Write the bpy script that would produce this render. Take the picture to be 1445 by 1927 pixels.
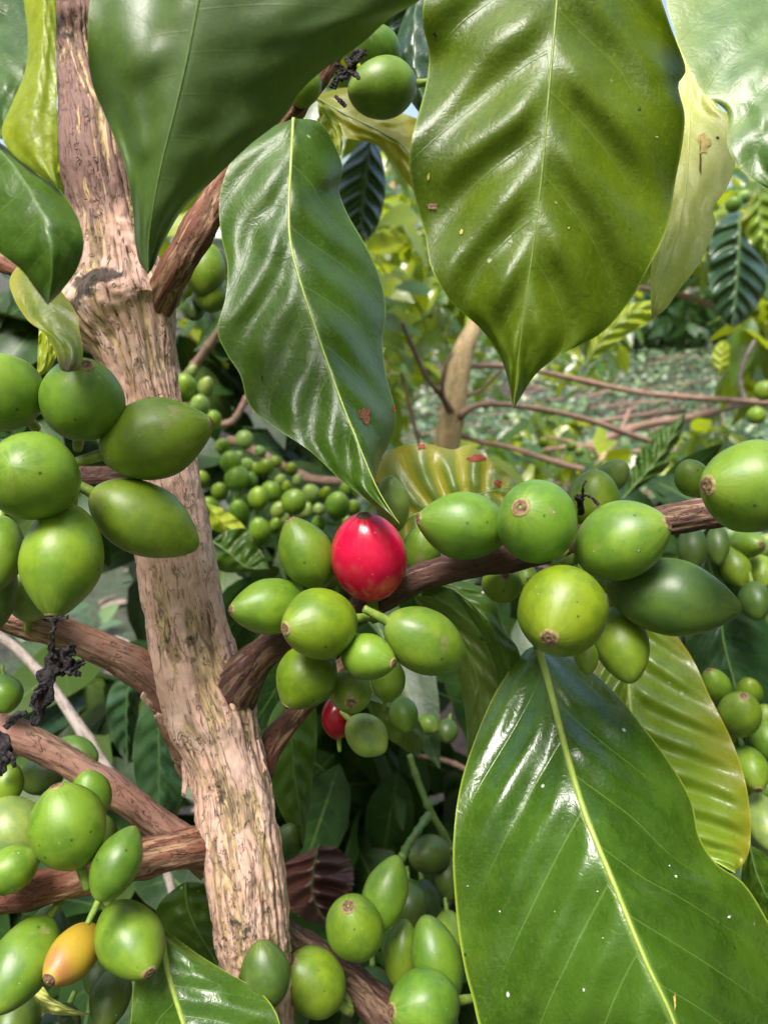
import bpy, math, random
import numpy as np
from mathutils import Vector, Matrix, noise as mnoise

random.seed(7)
rng = np.random.default_rng(7)
for o in list(bpy.data.objects):
    bpy.data.objects.remove(o)
SC = bpy.context.scene
COL = SC.collection
rad = math.radians

# ------------------------------------------------------------------ camera
W_PX, H_PX = 1445.0, 1927.0
PITCH = rad(18)
CAM = Vector((0, 0, 1.0))
RIGHT = Vector((1, 0, 0))
FWD = Vector((0, math.cos(PITCH), -math.sin(PITCH)))
UP = Vector((0, math.sin(PITCH), math.cos(PITCH)))
cd = bpy.data.cameras.new('camera')
cam = bpy.data.objects.new('camera', cd)
COL.objects.link(cam)
cam.location = CAM
cam.rotation_euler = (rad(90) - PITCH, 0, 0)
cd.sensor_fit = 'HORIZONTAL'
cd.sensor_width = 26.0
cd.lens = 26.0
cd.clip_start = 0.005
cd.clip_end = 400
cd.dof.use_dof = True
cd.dof.focus_distance = 0.137
cd.dof.aperture_fstop = 28.0
SC.camera = cam

# ------------------------------------------------------------------ world + sun
SUN_DIR = Vector((-0.20, -0.36, 0.91)).normalized()      # towards the sun
elev = math.asin(SUN_DIR.z)
azim = math.atan2(SUN_DIR.x, SUN_DIR.y)
world = bpy.data.worlds.new('World')
SC.world = world
world.use_nodes = True
wn = world.node_tree
wn.nodes.clear()
wo = wn.nodes.new('ShaderNodeOutputWorld')
wb = wn.nodes.new('ShaderNodeBackground')
ws = wn.nodes.new('ShaderNodeTexSky')
ws.sky_type = 'NISHITA'
ws.sun_disc = False
ws.sun_elevation = elev
ws.sun_rotation = azim
ws.air_density = 1.0
ws.dust_density = 4.0
ws.ozone_density = 1.0
wb.inputs['Strength'].default_value = 0.085
wn.links.new(ws.outputs[0], wb.inputs['Color'])
wn.links.new(wb.outputs[0], wo.inputs['Surface'])
sd = bpy.data.lights.new('sun', 'SUN')
sd.energy = 1.5
sd.angle = rad(24)
sd.color = (1.0, 0.975, 0.94)
sun = bpy.data.objects.new('sun', sd)
COL.objects.link(sun)
sun.rotation_euler = SUN_DIR.to_track_quat('Z', 'Y').to_euler()
SC.view_settings.view_transform = 'Standard'
SC.view_settings.look = 'None'
SC.view_settings.gamma = 1.0
SC.view_settings.exposure = 1.8


def P(px, py, d):
    return CAM + RIGHT * ((px - W_PX / 2) / W_PX * d) + UP * (-(py - H_PX / 2) / W_PX * d) + FWD * d


def Parr(px, py, d):
    px, py, d = np.broadcast_arrays(np.asarray(px, float), np.asarray(py, float), np.asarray(d, float))
    a = (px - W_PX / 2) / W_PX * d
    b = -(py - H_PX / 2) / W_PX * d
    return (np.array(CAM) + a[..., None] * np.array(RIGHT) + b[..., None] * np.array(UP)
            + d[..., None] * np.array(FWD))


def smooth(pts, n):
    """Catmull-Rom through pts, resampled to n points evenly by arc length."""
    p = np.asarray(pts, float)
    if len(p) == 2:
        t = np.linspace(0, 1, n)[:, None]
        return p[0] * (1 - t) + p[1] * t
    q = np.vstack([2 * p[0] - p[1], p, 2 * p[-1] - p[-2]])
    out = []
    for i in range(1, len(q) - 2):
        t = np.linspace(0, 1, 24, endpoint=False)[:, None]
        a, b, c, d = q[i - 1], q[i], q[i + 1], q[i + 2]
        out.append(0.5 * ((2 * b) + (-a + c) * t + (2 * a - 5 * b + 4 * c - d) * t ** 2
                          + (-a + 3 * b - 3 * c + d) * t ** 3))
    o = np.vstack(out + [p[-1:]])
    k = min(2, o.shape[1])
    s = np.concatenate([[0], np.cumsum(np.linalg.norm(np.diff(o[:, :k], axis=0), axis=1))])
    if s[-1] == 0:
        s = np.linspace(0, 1, len(o))
    ss = np.linspace(0, s[-1], n)
    return np.stack([np.interp(ss, s, o[:, j]) for j in range(o.shape[1])], 1)


def prof(vals, t):
    v = np.atleast_1d(np.asarray(vals, float))
    if len(v) == 1:
        return np.full_like(t, v[0])
    x = np.linspace(0, 1, len(v)); h = x[1]
    m = np.gradient(v, x) if len(v) > 2 else np.full(2, (v[1] - v[0]) / h)
    i = np.clip((np.asarray(t) / h).astype(int), 0, len(v) - 2)
    u = (t - x[i]) / h
    return ((2 * u ** 3 - 3 * u ** 2 + 1) * v[i] + (u ** 3 - 2 * u ** 2 + u) * h * m[i]
            + (-2 * u ** 3 + 3 * u ** 2) * v[i + 1] + (u ** 3 - u ** 2) * h * m[i + 1])


# ------------------------------------------------------------------ objects
def tag(o, label=None, cat=None, group=None, kind=None):
    if label: o['label'] = label
    if cat: o['category'] = cat
    if group: o['group'] = group
    if kind: o['kind'] = kind
    return o


def mk(name, verts, faces, mat, parent=None, loc=None, uv=None, attrs=None, smooth_sh=True, mat_world=None):
    """verts in world space; origin moved to loc (or the parent's own)."""
    v = np.asarray(verts, float)
    me = bpy.data.meshes.new(name)
    o = bpy.data.objects.new(name, me)
    COL.objects.link(o)
    org = np.array(loc) if loc is not None else np.zeros(3)
    if parent is not None:
        o.parent = parent
        porg = np.array(parent['_org']) if '_org' in parent else np.zeros(3)
        if loc is None:
            org = porg
        o.location = Vector(org - porg)
    else:
        o.location = Vector(org)
    o['_org'] = [float(x) for x in org]
    me.from_pydata((v - org).tolist(), [], [list(map(int, f)) for f in faces])
    if uv is not None:
        lay = me.uv_layers.new(name='UVMap')
        li = np.zeros(len(me.loops), dtype=np.int32)
        me.loops.foreach_get('vertex_index', li)
        lay.data.foreach_set('uv', np.asarray(uv, np.float32)[li].ravel())
    for k, a in (attrs or {}).items():
        a = np.asarray(a, np.float32)
        if a.ndim == 1:
            at = me.attributes.new(k, 'FLOAT', 'POINT')
            at.data.foreach_set('value', a)
        else:
            at = me.attributes.new(k, 'FLOAT_VECTOR', 'POINT')
            at.data.foreach_set('vector', a.ravel())
    if mat: me.materials.append(mat)
    if smooth_sh:
        me.polygons.foreach_set('use_smooth', [True] * len(me.polygons))
    me.update()
    return o


def empty(name, loc, label, cat, group=None):
    o = bpy.data.objects.new(name, None)
    COL.objects.link(o)
    o.location = Vector(loc)
    o.empty_display_size = 0.01
    o['_org'] = [float(x) for x in loc]
    return tag(o, label, cat, group)


def grid_faces(r, c, close=False, off=0):
    f = []
    for i in range(r - 1):
        for j in range(c if close else c - 1):
            k = (j + 1) % c
            f.append((off + i * c + j, off + i * c + k, off + (i + 1) * c + k, off + (i + 1) * c + j))
    return f


def tube_geo(pts, radii, n=12, cap=True):
    """pts (m,3) world, radii (m). returns verts, faces, theta(m*n), frames"""
    p = np.asarray(pts, float)
    m = len(p)
    T = np.gradient(p, axis=0)
    T /= np.linalg.norm(T, axis=1)[:, None] + 1e-12
    ref = np.array([0.3, -1.0, 0.2])
    N = np.zeros_like(p)
    a = ref - T[0] * ref.dot(T[0])
    N[0] = a / np.linalg.norm(a)
    for i in range(1, m):
        a = N[i - 1] - T[i] * N[i - 1].dot(T[i])
        N[i] = a / (np.linalg.norm(a) + 1e-12)
    B = np.cross(T, N)
    th = np.linspace(0, 2 * np.pi, n, endpoint=False)
    r = np.asarray(radii, float)
    if r.ndim == 1:
        r = np.repeat(r[:, None], n, 1)
    v = p[:, None] + r[..., None] * (np.cos(th)[None, :, None] * N[:, None] + np.sin(th)[None, :, None] * B[:, None])
    v = v.reshape(-1, 3)
    f = grid_faces(m, n, True)
    if cap:
        v = np.vstack([v, p[:1], p[-1:]])
        k0, k1 = m * n, m * n + 1
        for j in range(n):
            f.append((k0, (j + 1) % n, j))
            f.append((k1, (m - 1) * n + j, (m - 1) * n + (j + 1) % n))
    return v, f


# ------------------------------------------------------------------ materials
def newmat(name):
    m = bpy.data.materials.new(name)
    m.use_nodes = True
    nt = m.node_tree
    nt.nodes.clear()
    return m, nt


class NT:
    def __init__(s, nt): s.nt = nt
    def n(s, t, **kw):
        x = s.nt.nodes.new(t)
        for k, v in kw.items(): setattr(x, k, v)
        return x
    def l(s, a, b): s.nt.links.new(a, b)
    def put(s, sock, v):
        if hasattr(v, 'is_output') or isinstance(v, bpy.types.NodeSocket): s.l(v, sock)
        elif v is not None:
            if isinstance(v, tuple) and len(v) == 3 and sock.type == 'RGBA': v = v + (1,)
            sock.default_value = v
    def math(s, op, a, b=None, c=None, clamp=False):
        x = s.n('ShaderNodeMath', operation=op, use_clamp=clamp)
        for i, v in enumerate((a, b, c)):
            if v is not None: s.put(x.inputs[i], v)
        return x.outputs[0]
    def mix(s, f, a, b, blend='MIX'):
        x = s.n('ShaderNodeMix', data_type='RGBA', blend_type=blend)
        s.put(x.inputs['Factor'], f)
        s.put(x.inputs['A'], a); s.put(x.inputs['B'], b)
        for sk in x.inputs:
            pass
        return x.outputs['Result']
    def rgbmix(s, f, a, b, blend='MIX'):
        x = s.n('ShaderNodeMix', data_type='RGBA', blend_type=blend)
        s.put(x.inputs[0], f); s.put(x.inputs[6], a); s.put(x.inputs[7], b)
        return x.outputs[2]
    def ss(s, v, lo, hi):
        x = s.n('ShaderNodeMapRange', interpolation_type='SMOOTHSTEP')
        s.put(x.inputs[0], v); s.put(x.inputs[1], lo); s.put(x.inputs[2], hi)
        return x.outputs[0]
    def noise(s, co, scale, detail=2, rough=0.5, dist=0.0):
        x = s.n('ShaderNodeTexNoise')
        if co is not None: s.l(co, x.inputs['Vector'])
        s.put(x.inputs['Scale'], scale); x.inputs['Detail'].default_value = detail
        x.inputs['Roughness'].default_value = rough; x.inputs['Distortion'].default_value = dist
        return x.outputs[0]
    def voro(s, co, scale, feature='F1', out=0):
        x = s.n('ShaderNodeTexVoronoi', feature=feature)
        if co is not None: s.l(co, x.inputs['Vector'])
        s.put(x.inputs['Scale'], scale)
        return x.outputs[out]
    def attr(s, name, kind='GEOMETRY', out='Fac'):
        x = s.n('ShaderNodeAttribute', attribute_name=name, attribute_type=kind)
        return x.outputs[out]
    def bump(s, h, strength, dist, normal=None):
        x = s.n('ShaderNodeBump')
        x.inputs['Strength'].default_value = strength; x.inputs['Distance'].default_value = dist
        s.l(h, x.inputs['Height'])
        if normal: s.l(normal, x.inputs['Normal'])
        return x.outputs[0]


def leaf_mat(name, c1, c2, vein=(0.16, 0.26, 0.06), rough=0.3, tcol=(0.25, 0.4, 0.02), tamt=0.22, vstr=0.35,
             edge=(0.3, 0.42, 0.08), edge_amt=0.5, yellow=None, yamt=0.0, blot=None, blot_amt=0.0, tip=None,
             specks=0.0, vary=False, spec=0.75, bumpy=1.0, stripe=None):
    m, nt = newmat(name)
    g = NT(nt)
    uvn = g.n('ShaderNodeUVMap', uv_map='UVMap')
    sep = g.n('ShaderNodeSeparateXYZ'); g.l(uvn.outputs[0], sep.inputs[0])
    ph, sv = sep.outputs[0], sep.outputs[1]
    sa = g.math('ABSOLUTE', sv)
    tco = g.n('ShaderNodeTexCoord')
    co = tco.outputs['Object']
    lt = g.attr('lt')
    n1 = g.noise(co, 45, 3, 0.55)
    n2 = g.noise(co, 260, 3, 0.6)
    f = g.ss(g.math('ADD', g.math('MULTIPLY', n1, 0.7), g.math('MULTIPLY', n2, 0.3)), 0.36, 0.64)
    col = g.rgbmix(f, tuple(c * 0.86 for c in c1), tuple(min(1, c * 1.08) for c in c2))
    n0 = g.noise(co, 1300, 2, 0.6)
    col = g.rgbmix(g.math('MULTIPLY', g.ss(n0, 0.5, 0.75), 0.35), col, tuple(min(1, c * 1.5 + 0.01) for c in c2))
    if vary:
        tone = g.attr('tone')
        col = g.rgbmix(g.ss(tone, 0.50, 0.85), col, vary)
    fr = g.math('FRACT', g.math('ADD', ph, 0.5))
    dv = g.math('ABSOLUTE', g.math('SUBTRACT', fr, 0.5))
    if stripe:
        col = g.rgbmix(g.math('MULTIPLY', g.ss(g.math('ADD', dv, g.math('MULTIPLY', g.math('SUBTRACT', n1, 0.5), 0.5)), 0.30, 0.12), stripe[1]), col, stripe[0])
    if yellow:
        yf = g.ss(g.math('ADD', sa, g.math('MULTIPLY', g.math('SUBTRACT', n1, 0.5), 1.2)), 0.55, 1.15)
        col = g.rgbmix(g.math('MULTIPLY', yf, yamt), col, yellow)
    vw = g.math('MULTIPLY_ADD', sa, -0.020, 0.030)
    vl = g.ss(dv, vw, g.math('MULTIPLY', vw, 0.3))
    vfade = g.math('MULTIPLY', g.ss(sa, 0.95, 0.5), vstr)
    col = g.rgbmix(g.math('MULTIPLY', vl, vfade), col, vein)
    ml = g.ss(sa, 0.05, 0.012)
    col = g.rgbmix(g.math('MULTIPLY', ml, min(1, vstr * 1.4)), col, vein)
    # network of small veins
    vor = g.voro(co, 900, 'DISTANCE_TO_EDGE')
    net = g.ss(vor, 0.12, 0.0)
    col = g.rgbmix(g.math('MULTIPLY', net, 0.07 * bumpy), col, vein)
    if blot:
        bn = g.noise(co, 70, 4, 0.7, 0.4)
        bf = g.ss(bn, 0.67, 0.72)
        col = g.rgbmix(g.math('MULTIPLY', bf, blot_amt), col, blot)
    ef = g.ss(sa, 0.978, 0.995)
    col = g.rgbmix(g.math('MULTIPLY', ef, edge_amt), col, edge)
    if specks:
        sp = g.voro(co, 170)
        spn = g.noise(co, 120, 1)
        sf = g.math('MULTIPLY', g.ss(sp, 0.085, 0.05), g.ss(spn, 0.56, 0.6))
        col = g.rgbmix(g.math('MULTIPLY', sf, specks), col, (0.7, 0.72, 0.66))
        sp2 = g.voro(co, 240)
        sf2 = g.math('MULTIPLY', g.ss(sp2, 0.09, 0.05), g.ss(spn, 0.42, 0.38))
        col = g.rgbmix(g.math('MULTIPLY', sf2, specks), col, (0.03, 0.03, 0.012))
    if tip:
        tf = g.ss(g.math('ADD', lt, g.math('MULTIPLY', g.math('SUBTRACT', n1, 0.5), 0.15)), tip[1], tip[2])
        col = g.rgbmix(tf, col, tip[0])
    pr = g.n('ShaderNodeBsdfPrincipled')
    g.l(col, pr.inputs['Base Color'])
    g.put(pr.inputs['Roughness'], g.math('ADD', g.math('MULTIPLY_ADD', n2, 0.16, rough - 0.14), g.math('MULTIPLY', n1, 0.16)))
    pr.inputs['Specular IOR Level'].default_value = spec
    fine = g.noise(co, 900, 3, 0.65)
    hsum = g.math('ADD', g.math('MULTIPLY', net, -0.08), g.math('MULTIPLY', fine, 0.30))
    b1 = g.bump(hsum, 0.22 * bumpy, 0.0006)
    wr = g.noise(co, 520, 2, 0.55, 0.8)
    hv = g.math('ADD', g.math('MULTIPLY', wr, 0.55), g.math('MULTIPLY', vl, -0.35))
    b2 = g.bump(hv, 0.30 * bumpy, 0.0007, b1)
    g.l(b2, pr.inputs['Normal'])
    tr = g.n('ShaderNodeBsdfTranslucent')
    g.l(g.rgbmix(0.35, tcol + (1,), col), tr.inputs['Color'])
    ms = g.n('ShaderNodeMixShader')
    ms.inputs[0].default_value = tamt
    g.l(pr.outputs[0], ms.inputs[1]); g.l(tr.outputs[0], ms.inputs[2])
    out = g.n('ShaderNodeOutputMaterial')
    g.l(ms.outputs[0], out.inputs['Surface'])
    return m


def simple_mat(name, c1, c2, scale=200, rough=0.6, bump=0.3, bdist=0.0005, spec=0.4, detail=4, sss=0.0):
    m, nt = newmat(name)
    g = NT(nt)
    tco = g.n('ShaderNodeTexCoord')
    n1 = g.noise(tco.outputs['Object'], scale, detail, 0.6)
    col = g.rgbmix(g.ss(n1, 0.35, 0.65), c1, c2)
    pr = g.n('ShaderNodeBsdfPrincipled')
    g.l(col, pr.inputs['Base Color'])
    pr.inputs['Roughness'].default_value = rough
    pr.inputs['Specular IOR Level'].default_value = spec
    g.l(g.bump(n1, bump, bdist), pr.inputs['Normal'])
    out = g.n('ShaderNodeOutputMaterial')
    g.l(pr.outputs[0], out.inputs['Surface'])
    return m


def cherry_mat(name, kind='green'):
    m, nt = newmat(name)
    g = NT(nt)
    tco = g.n('ShaderNodeTexCoord')
    co = tco.outputs['Object']
    oi = g.n('ShaderNodeObjectInfo')
    base = oi.outputs['Color']
    ax = g.attr('ax')            # -1 stalk end .. 1 navel end
    ang = g.attr('ang', out='Vector')
    vadd = g.n('ShaderNodeVectorMath', operation='ADD')
    g.l(co, vadd.inputs[0])
    rn = g.n('ShaderNodeCombineXYZ'); g.l(oi.outputs['Random'], rn.inputs[0]); g.l(oi.outputs['Random'], rn.inputs[2])
    g.l(rn.outputs[0], vadd.inputs[1])
    co2 = vadd.outputs[0]
    n1 = g.noise(co2, 160, 3, 0.55)
    n2 = g.noise(co2, 1400, 2, 0.6)
    st = g.noise(ang, 5.0, 3, 0.6)
    if kind == 'green':
        lo = g.rgbmix(1.0, base, (0.68, 0.78, 0.9, 1), 'MULTIPLY')
        hi = g.rgbmix(1.0, base, (1.12, 1.10, 0.95, 1), 'MULTIPLY')
        n9 = g.noise(co2, 420, 3, 0.65)
        col = g.rgbmix(g.ss(g.math('ADD', g.math('MULTIPLY', n1, 0.65), g.math('MULTIPLY', n9, 0.35)), 0.38, 0.60), lo, hi)
        tipf = g.math('MULTIPLY', g.ss(ax, 0.62, 1.0), g.ss(st, 0.36, 0.64))
        col = g.rgbmix(g.math('MULTIPLY', tipf, 0.30), col, (0.34, 0.40, 0.08, 1))
        basef = g.ss(ax, -0.72, -0.98)
        col = g.rgbmix(g.math('MULTIPLY', basef, 0.4), col, (0.30, 0.38, 0.07, 1))
    elif kind == 'red':
        col = g.rgbmix(g.ss(n1, 0.35, 0.7), base, g.rgbmix(1.0, base, (1.25, 2.5, 1.4, 1), 'MULTIPLY'))
        col = g.rgbmix(g.math('MULTIPLY', g.ss(ax, -0.55, -1.0), 0.5), col, (0.62, 0.06, 0.05, 1))
        col = g.rgbmix(g.math('MULTIPLY', g.math('MULTIPLY', g.ss(ax, 0.75, 1.0), g.ss(st, 0.45, 0.6)), 0.4), col, (0.75, 0.12, 0.14, 1))
    else:
        pink = g.ss(g.math('ADD', ax, g.math('MULTIPLY', g.math('SUBTRACT', n1, 0.5), 1.6)), 0.30, 1.15)
        col = g.rgbmix(pink, (0.48, 0.32, 0.028, 1), (0.42, 0.14, 0.060, 1))
        col = g.rgbmix(g.ss(ax, 0.80, 1.0), col, (0.55, 0.36, 0.05, 1))
    col = g.rgbmix(g.math('MULTIPLY', g.ss(n2, 0.45, 0.75), 0.16), col, g.rgbmix(1.0, col, (1.5, 1.4, 1.5, 1), 'MULTIPLY'))
    sp = g.voro(co2, 430)
    sel = g.noise(co2, 190, 2)
    sf = g.math('MULTIPLY', g.ss(sp, 0.15, 0.09), g.ss(sel, 0.54, 0.60))
    col = g.rgbmix(g.math('MULTIPLY', sf, 0.75 if kind == 'green' else 0.1), col, (0.035, 0.035, 0.015, 1))
    sp3 = g.noise(co2, 130, 3, 0.7)
    col = g.rgbmix(g.math('MULTIPLY', g.ss(sp3, 0.64, 0.72), 0.55 if kind == 'green' else 0.0), col, (0.28, 0.24, 0.10, 1))
    du = g.voro(co2, 800)
    dsel = g.noise(co2, 260, 2)
    col = g.rgbmix(g.math('MULTIPLY', g.math('MULTIPLY', g.ss(du, 0.14, 0.08), g.ss(dsel, 0.58, 0.64)), 0.7), col, (0.5, 0.52, 0.4, 1))
    big = g.noise(co2, 75, 2, 0.5)
    col = g.rgbmix(g.math('MULTIPLY', g.ss(big, 0.42, 0.62), 0.4 if kind == 'green' else 0.25), col, g.rgbmix(1.0, col, (0.72, 0.80, 1.1, 1) if kind == 'green' else (0.6, 0.6, 0.7, 1), 'MULTIPLY'))
    pr = g.n('ShaderNodeBsdfPrincipled')
    g.l(col, pr.inputs['Base Color'])
    g.put(pr.inputs['Roughness'], g.math('MULTIPLY_ADD', n1, 0.16, 0.34 if kind != 'red' else 0.15))
    pr.inputs['Specular IOR Level'].default_value = 0.55
    pr.inputs['Subsurface Weight'].default_value = 0.12
    pr.inputs['Subsurface Radius'].default_value = (0.5, 0.6, 0.1) if kind != 'red' else (1, 0.1, 0.1)
    pr.inputs['Subsurface Scale'].default_value = 0.002
    h = g.math('ADD', g.math('MULTIPLY', n2, 0.4), g.math('MULTIPLY', st, g.ss(ax, 0.3, 1.0)))
    g.l(g.bump(h, 0.12, 0.0006), pr.inputs['Normal'])
    out = g.n('ShaderNodeOutputMaterial')
    g.l(pr.outputs[0], out.inputs['Surface'])
    return m


def bark_mat(name, p1, p2, crack=(0.30, 0.24, 0.10), core=(0.035, 0.028, 0.02), gold=0.6, rough=0.75, grey=0.0, dark_patch=0.3):
    m, nt = newmat(name)
    g = NT(nt)
    co = g.attr('bco', out='Vector')
    fis = g.attr('fis')
    dark = g.attr('drk')
    mp = g.n('ShaderNodeMapping'); mp.inputs['Scale'].default_value = (1, 1, 0.22); g.l(co, mp.inputs[0])
    lng = mp.outputs[0]
    n1 = g.noise(co, 110, 4, 0.6)
    n2 = g.noise(lng, 700, 4, 0.65, 0.4)
    n3 = g.noise(lng, 260, 4, 0.6, 0.6)
    col = g.rgbmix(g.ss(n1, 0.36, 0.64), p1, p2)
    pale = tuple(min(1, c * 1.25 + 0.04) for c in p1)
    col = g.rgbmix(g.math('MULTIPLY', g.ss(n1, 0.5, 0.72), 0.5), col, pale + (1,))
    hue = g.attr('hue')
    hn = g.math('ADD', hue, g.math('MULTIPLY', g.math('SUBTRACT', n1, 0.5), 0.5))
    col = g.rgbmix(g.math('MULTIPLY', g.ss(hn, 0.42, 0.12), 0.9), col, (0.15, 0.080, 0.066))
    col = g.rgbmix(g.math('MULTIPLY', g.ss(hn, 0.66, 1.02), 0.75), col, (0.40, 0.275, 0.175))
    col = g.rgbmix(g.math('MULTIPLY', g.ss(n3, 0.46, 0.37), 0.40), col, tuple(c * 0.45 for c in p2) + (1,))
    ff = g.math('ADD', fis, g.math('MULTIPLY', g.math('SUBTRACT', n3, 0.5), 0.5))
    gf = g.ss(ff, 0.20, 0.34)
    gcol = g.rgbmix(g.ss(n2, 0.40, 0.60), tuple(c * 0.42 for c in crack), tuple(min(1, c * 1.35) for c in crack))
    col = g.rgbmix(g.math('MULTIPLY', gf, gold), col, gcol)
    hair = g.noise(lng, 420, 3, 0.7, 0.9)
    hl = g.math('MULTIPLY', g.ss(g.math('ABSOLUTE', g.math('SUBTRACT', hair, 0.5)), 0.020, 0.006), g.ss(n1, 0.64, 0.50))
    col = g.rgbmix(g.math('MULTIPLY', hl, 0.5), col, core)
    col = g.rgbmix(g.math('MULTIPLY', g.ss(ff, 0.70, 0.92), 0.7), col, core)
    dn = g.noise(co, 330, 4, 0.7)
    df = g.ss(g.math('ADD', dark, g.math('MULTIPLY', g.math('SUBTRACT', dn, 0.5), 0.9)), 0.42, 0.58)
    col = g.rgbmix(g.math('MULTIPLY', df, 0.88), col, (0.035, 0.032, 0.026))
    spk = g.voro(co, 420)
    spn = g.noise(co, 150, 2)
    sf = g.math('MULTIPLY', g.ss(spk, 0.16, 0.09), g.ss(spn, 0.5, 0.62))
    col = g.rgbmix(g.math('MULTIPLY', sf, 0.7), col, (0.06, 0.04, 0.03))
    pr = g.n('ShaderNodeBsdfPrincipled')
    g.l(col, pr.inputs['Base Color'])
    pr.inputs['Roughness'].default_value = rough
    pr.inputs['Specular IOR Level'].default_value = 0.3
    h = g.math('ADD', g.math('MULTIPLY', n2, 0.6), g.math('MULTIPLY', hl, -0.9))
    b = g.bump(h, 0.7, 0.0010)
    h2 = g.math('ADD', n3, g.math('MULTIPLY', dn, 0.4))
    g.l(g.bump(h2, 0.4, 0.0012, b), pr.inputs['Normal'])
    out = g.n('ShaderNodeOutputMaterial')
    g.l(pr.outputs[0], out.inputs['Surface'])
    return m


M = {}
GREEN1, GREEN2 = (0.036, 0.086, 0.004), (0.056, 0.116, 0.006)
M['leaf_mid'] = leaf_mat('leaf_mid_green', GREEN1, GREEN2, rough=0.36, tamt=0.16, vstr=0.28, specks=0.8, spec=0.45)
M['leaf_dark'] = leaf_mat('leaf_near_dark', (0.042, 0.085, 0.012), (0.058, 0.108, 0.016), rough=0.36, bumpy=0.35, tamt=0.10, vstr=0.04, specks=0.7, edge_amt=0.2)
M['leaf_big'] = leaf_mat('leaf_olive_green', (0.072, 0.122, 0.001), (0.098, 0.150, 0.002), rough=0.36, spec=0.5, tamt=0.22, vstr=0.24, specks=0.6,
                         tcol=(0.30, 0.42, 0.01), edge=(0.35, 0.42, 0.08))
M['leaf_bright'] = leaf_mat('leaf_glossy_green', (0.034, 0.092, 0.004), (0.052, 0.122, 0.008), rough=0.25, tamt=0.16, vstr=0.5, specks=0.9,
                            edge=(0.30, 0.40, 0.04), edge_amt=0.8, yellow=(0.20, 0.24, 0.01), yamt=0.12)
M['leaf_pale'] = leaf_mat('leaf_pale_glossy', (0.085, 0.175, 0.028), (0.13, 0.225, 0.045), rough=0.42, tamt=0.2, vstr=0.2, specks=0.4, spec=1.0, edge=(0.3, 0.36, 0.03), yellow=(0.2, 0.26, 0.01), yamt=0.5)
M['leaf_rib'] = leaf_mat('leaf_yellowing_green', (0.15, 0.24, 0.010), (0.18, 0.27, 0.016), rough=0.27, tamt=0.2, vstr=0.35, specks=0.4,
                         edge=(0.40, 0.36, 0.03), edge_amt=0.8, yellow=(0.26, 0.22, 0.01), yamt=0.8)
M['leaf_yellow'] = leaf_mat('leaf_pale_yellow', (0.66, 0.70, 0.17), (0.72, 0.73, 0.20), vein=(0.66, 0.66, 0.30), rough=0.42, tamt=0.35, vstr=0.35,
                            tcol=(0.6, 0.6, 0.12), edge=(0.5, 0.45, 0.05), blot=(0.40, 0.22, 0.04), blot_amt=0.5, tip=((0.25, 0.08, 0.05), 0.93, 0.985))
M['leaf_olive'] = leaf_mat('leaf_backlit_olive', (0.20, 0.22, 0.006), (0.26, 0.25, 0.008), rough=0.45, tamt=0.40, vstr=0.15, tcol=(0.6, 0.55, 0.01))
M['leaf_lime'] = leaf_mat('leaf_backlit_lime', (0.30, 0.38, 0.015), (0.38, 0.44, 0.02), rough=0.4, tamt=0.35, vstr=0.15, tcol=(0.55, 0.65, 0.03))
M['leaf_stripe'] = leaf_mat('leaf_striped_yellow', (0.17, 0.25, 0.030), (0.20, 0.27, 0.04), rough=0.38, tamt=0.25, vstr=0.3, tcol=(0.5, 0.5, 0.02),
                            yellow=(0.34, 0.30, 0.03), yamt=0.9, blot=(0.30, 0.03, 0.02), blot_amt=0.8, stripe=((0.42, 0.38, 0.015), 0.9))
M['leaf_under'] = leaf_mat('leaf_olive_underside', (0.075, 0.12, 0.012), (0.10, 0.15, 0.016), vein=(0.16, 0.22, 0.04), rough=0.5, tamt=0.2, vstr=0.5)
M['leaf_deep'] = leaf_mat('leaf_deep_green', (0.014, 0.045, 0.014), (0.024, 0.065, 0.018), vein=(0.06, 0.12, 0.05), rough=0.27, tamt=0.08, vstr=0.5, edge_amt=0.3)
M['leaf_tipdry'] = leaf_mat('leaf_yellow_dry_tip', (0.13, 0.20, 0.012), (0.22, 0.26, 0.012), rough=0.4, tamt=0.3, vstr=0.3, tcol=(0.5, 0.5, 0.02),
                            yellow=(0.42, 0.38, 0.02), yamt=0.8, tip=((0.07, 0.045, 0.03), 0.80, 0.93))
M['leaf_brown'] = leaf_mat('leaf_dead_brown', (0.045, 0.013, 0.010), (0.085, 0.026, 0.019), vein=(0.18, 0.08, 0.05), rough=0.45, tamt=0.05, vstr=0.3,
                           tcol=(0.2, 0.05, 0.03), edge=(0.05, 0.02, 0.015))
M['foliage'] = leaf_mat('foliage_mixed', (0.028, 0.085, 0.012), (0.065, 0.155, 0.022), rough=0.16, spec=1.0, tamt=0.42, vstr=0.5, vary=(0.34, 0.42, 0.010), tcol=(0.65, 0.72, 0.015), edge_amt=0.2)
M['foliage_dark'] = leaf_mat('foliage_shaded', (0.010, 0.034, 0.007), (0.022, 0.060, 0.011), rough=0.34, spec=0.35, tamt=0.10, vstr=0.4, vary=(0.05, 0.09, 0.015), tcol=(0.2, 0.3, 0.015), edge_amt=0.2)  # darker copy of the foliage, deep shade put into the leaf colour
M['cover'] = leaf_mat('ground_cover_leaf', (0.028, 0.070, 0.026), (0.055, 0.115, 0.042), rough=0.35, tamt=0.2, vstr=0.1, vary=(0.20, 0.30, 0.12), edge_amt=0.0)
M['litter'] = leaf_mat('leaf_litter', (0.20, 0.13, 0.09), (0.30, 0.22, 0.17), vein=(0.3, 0.25, 0.2), rough=0.5, tamt=0.05, vstr=0.2, vary=(0.34, 0.27, 0.25), edge_amt=0.0, tcol=(0.3, 0.2, 0.1))
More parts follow.
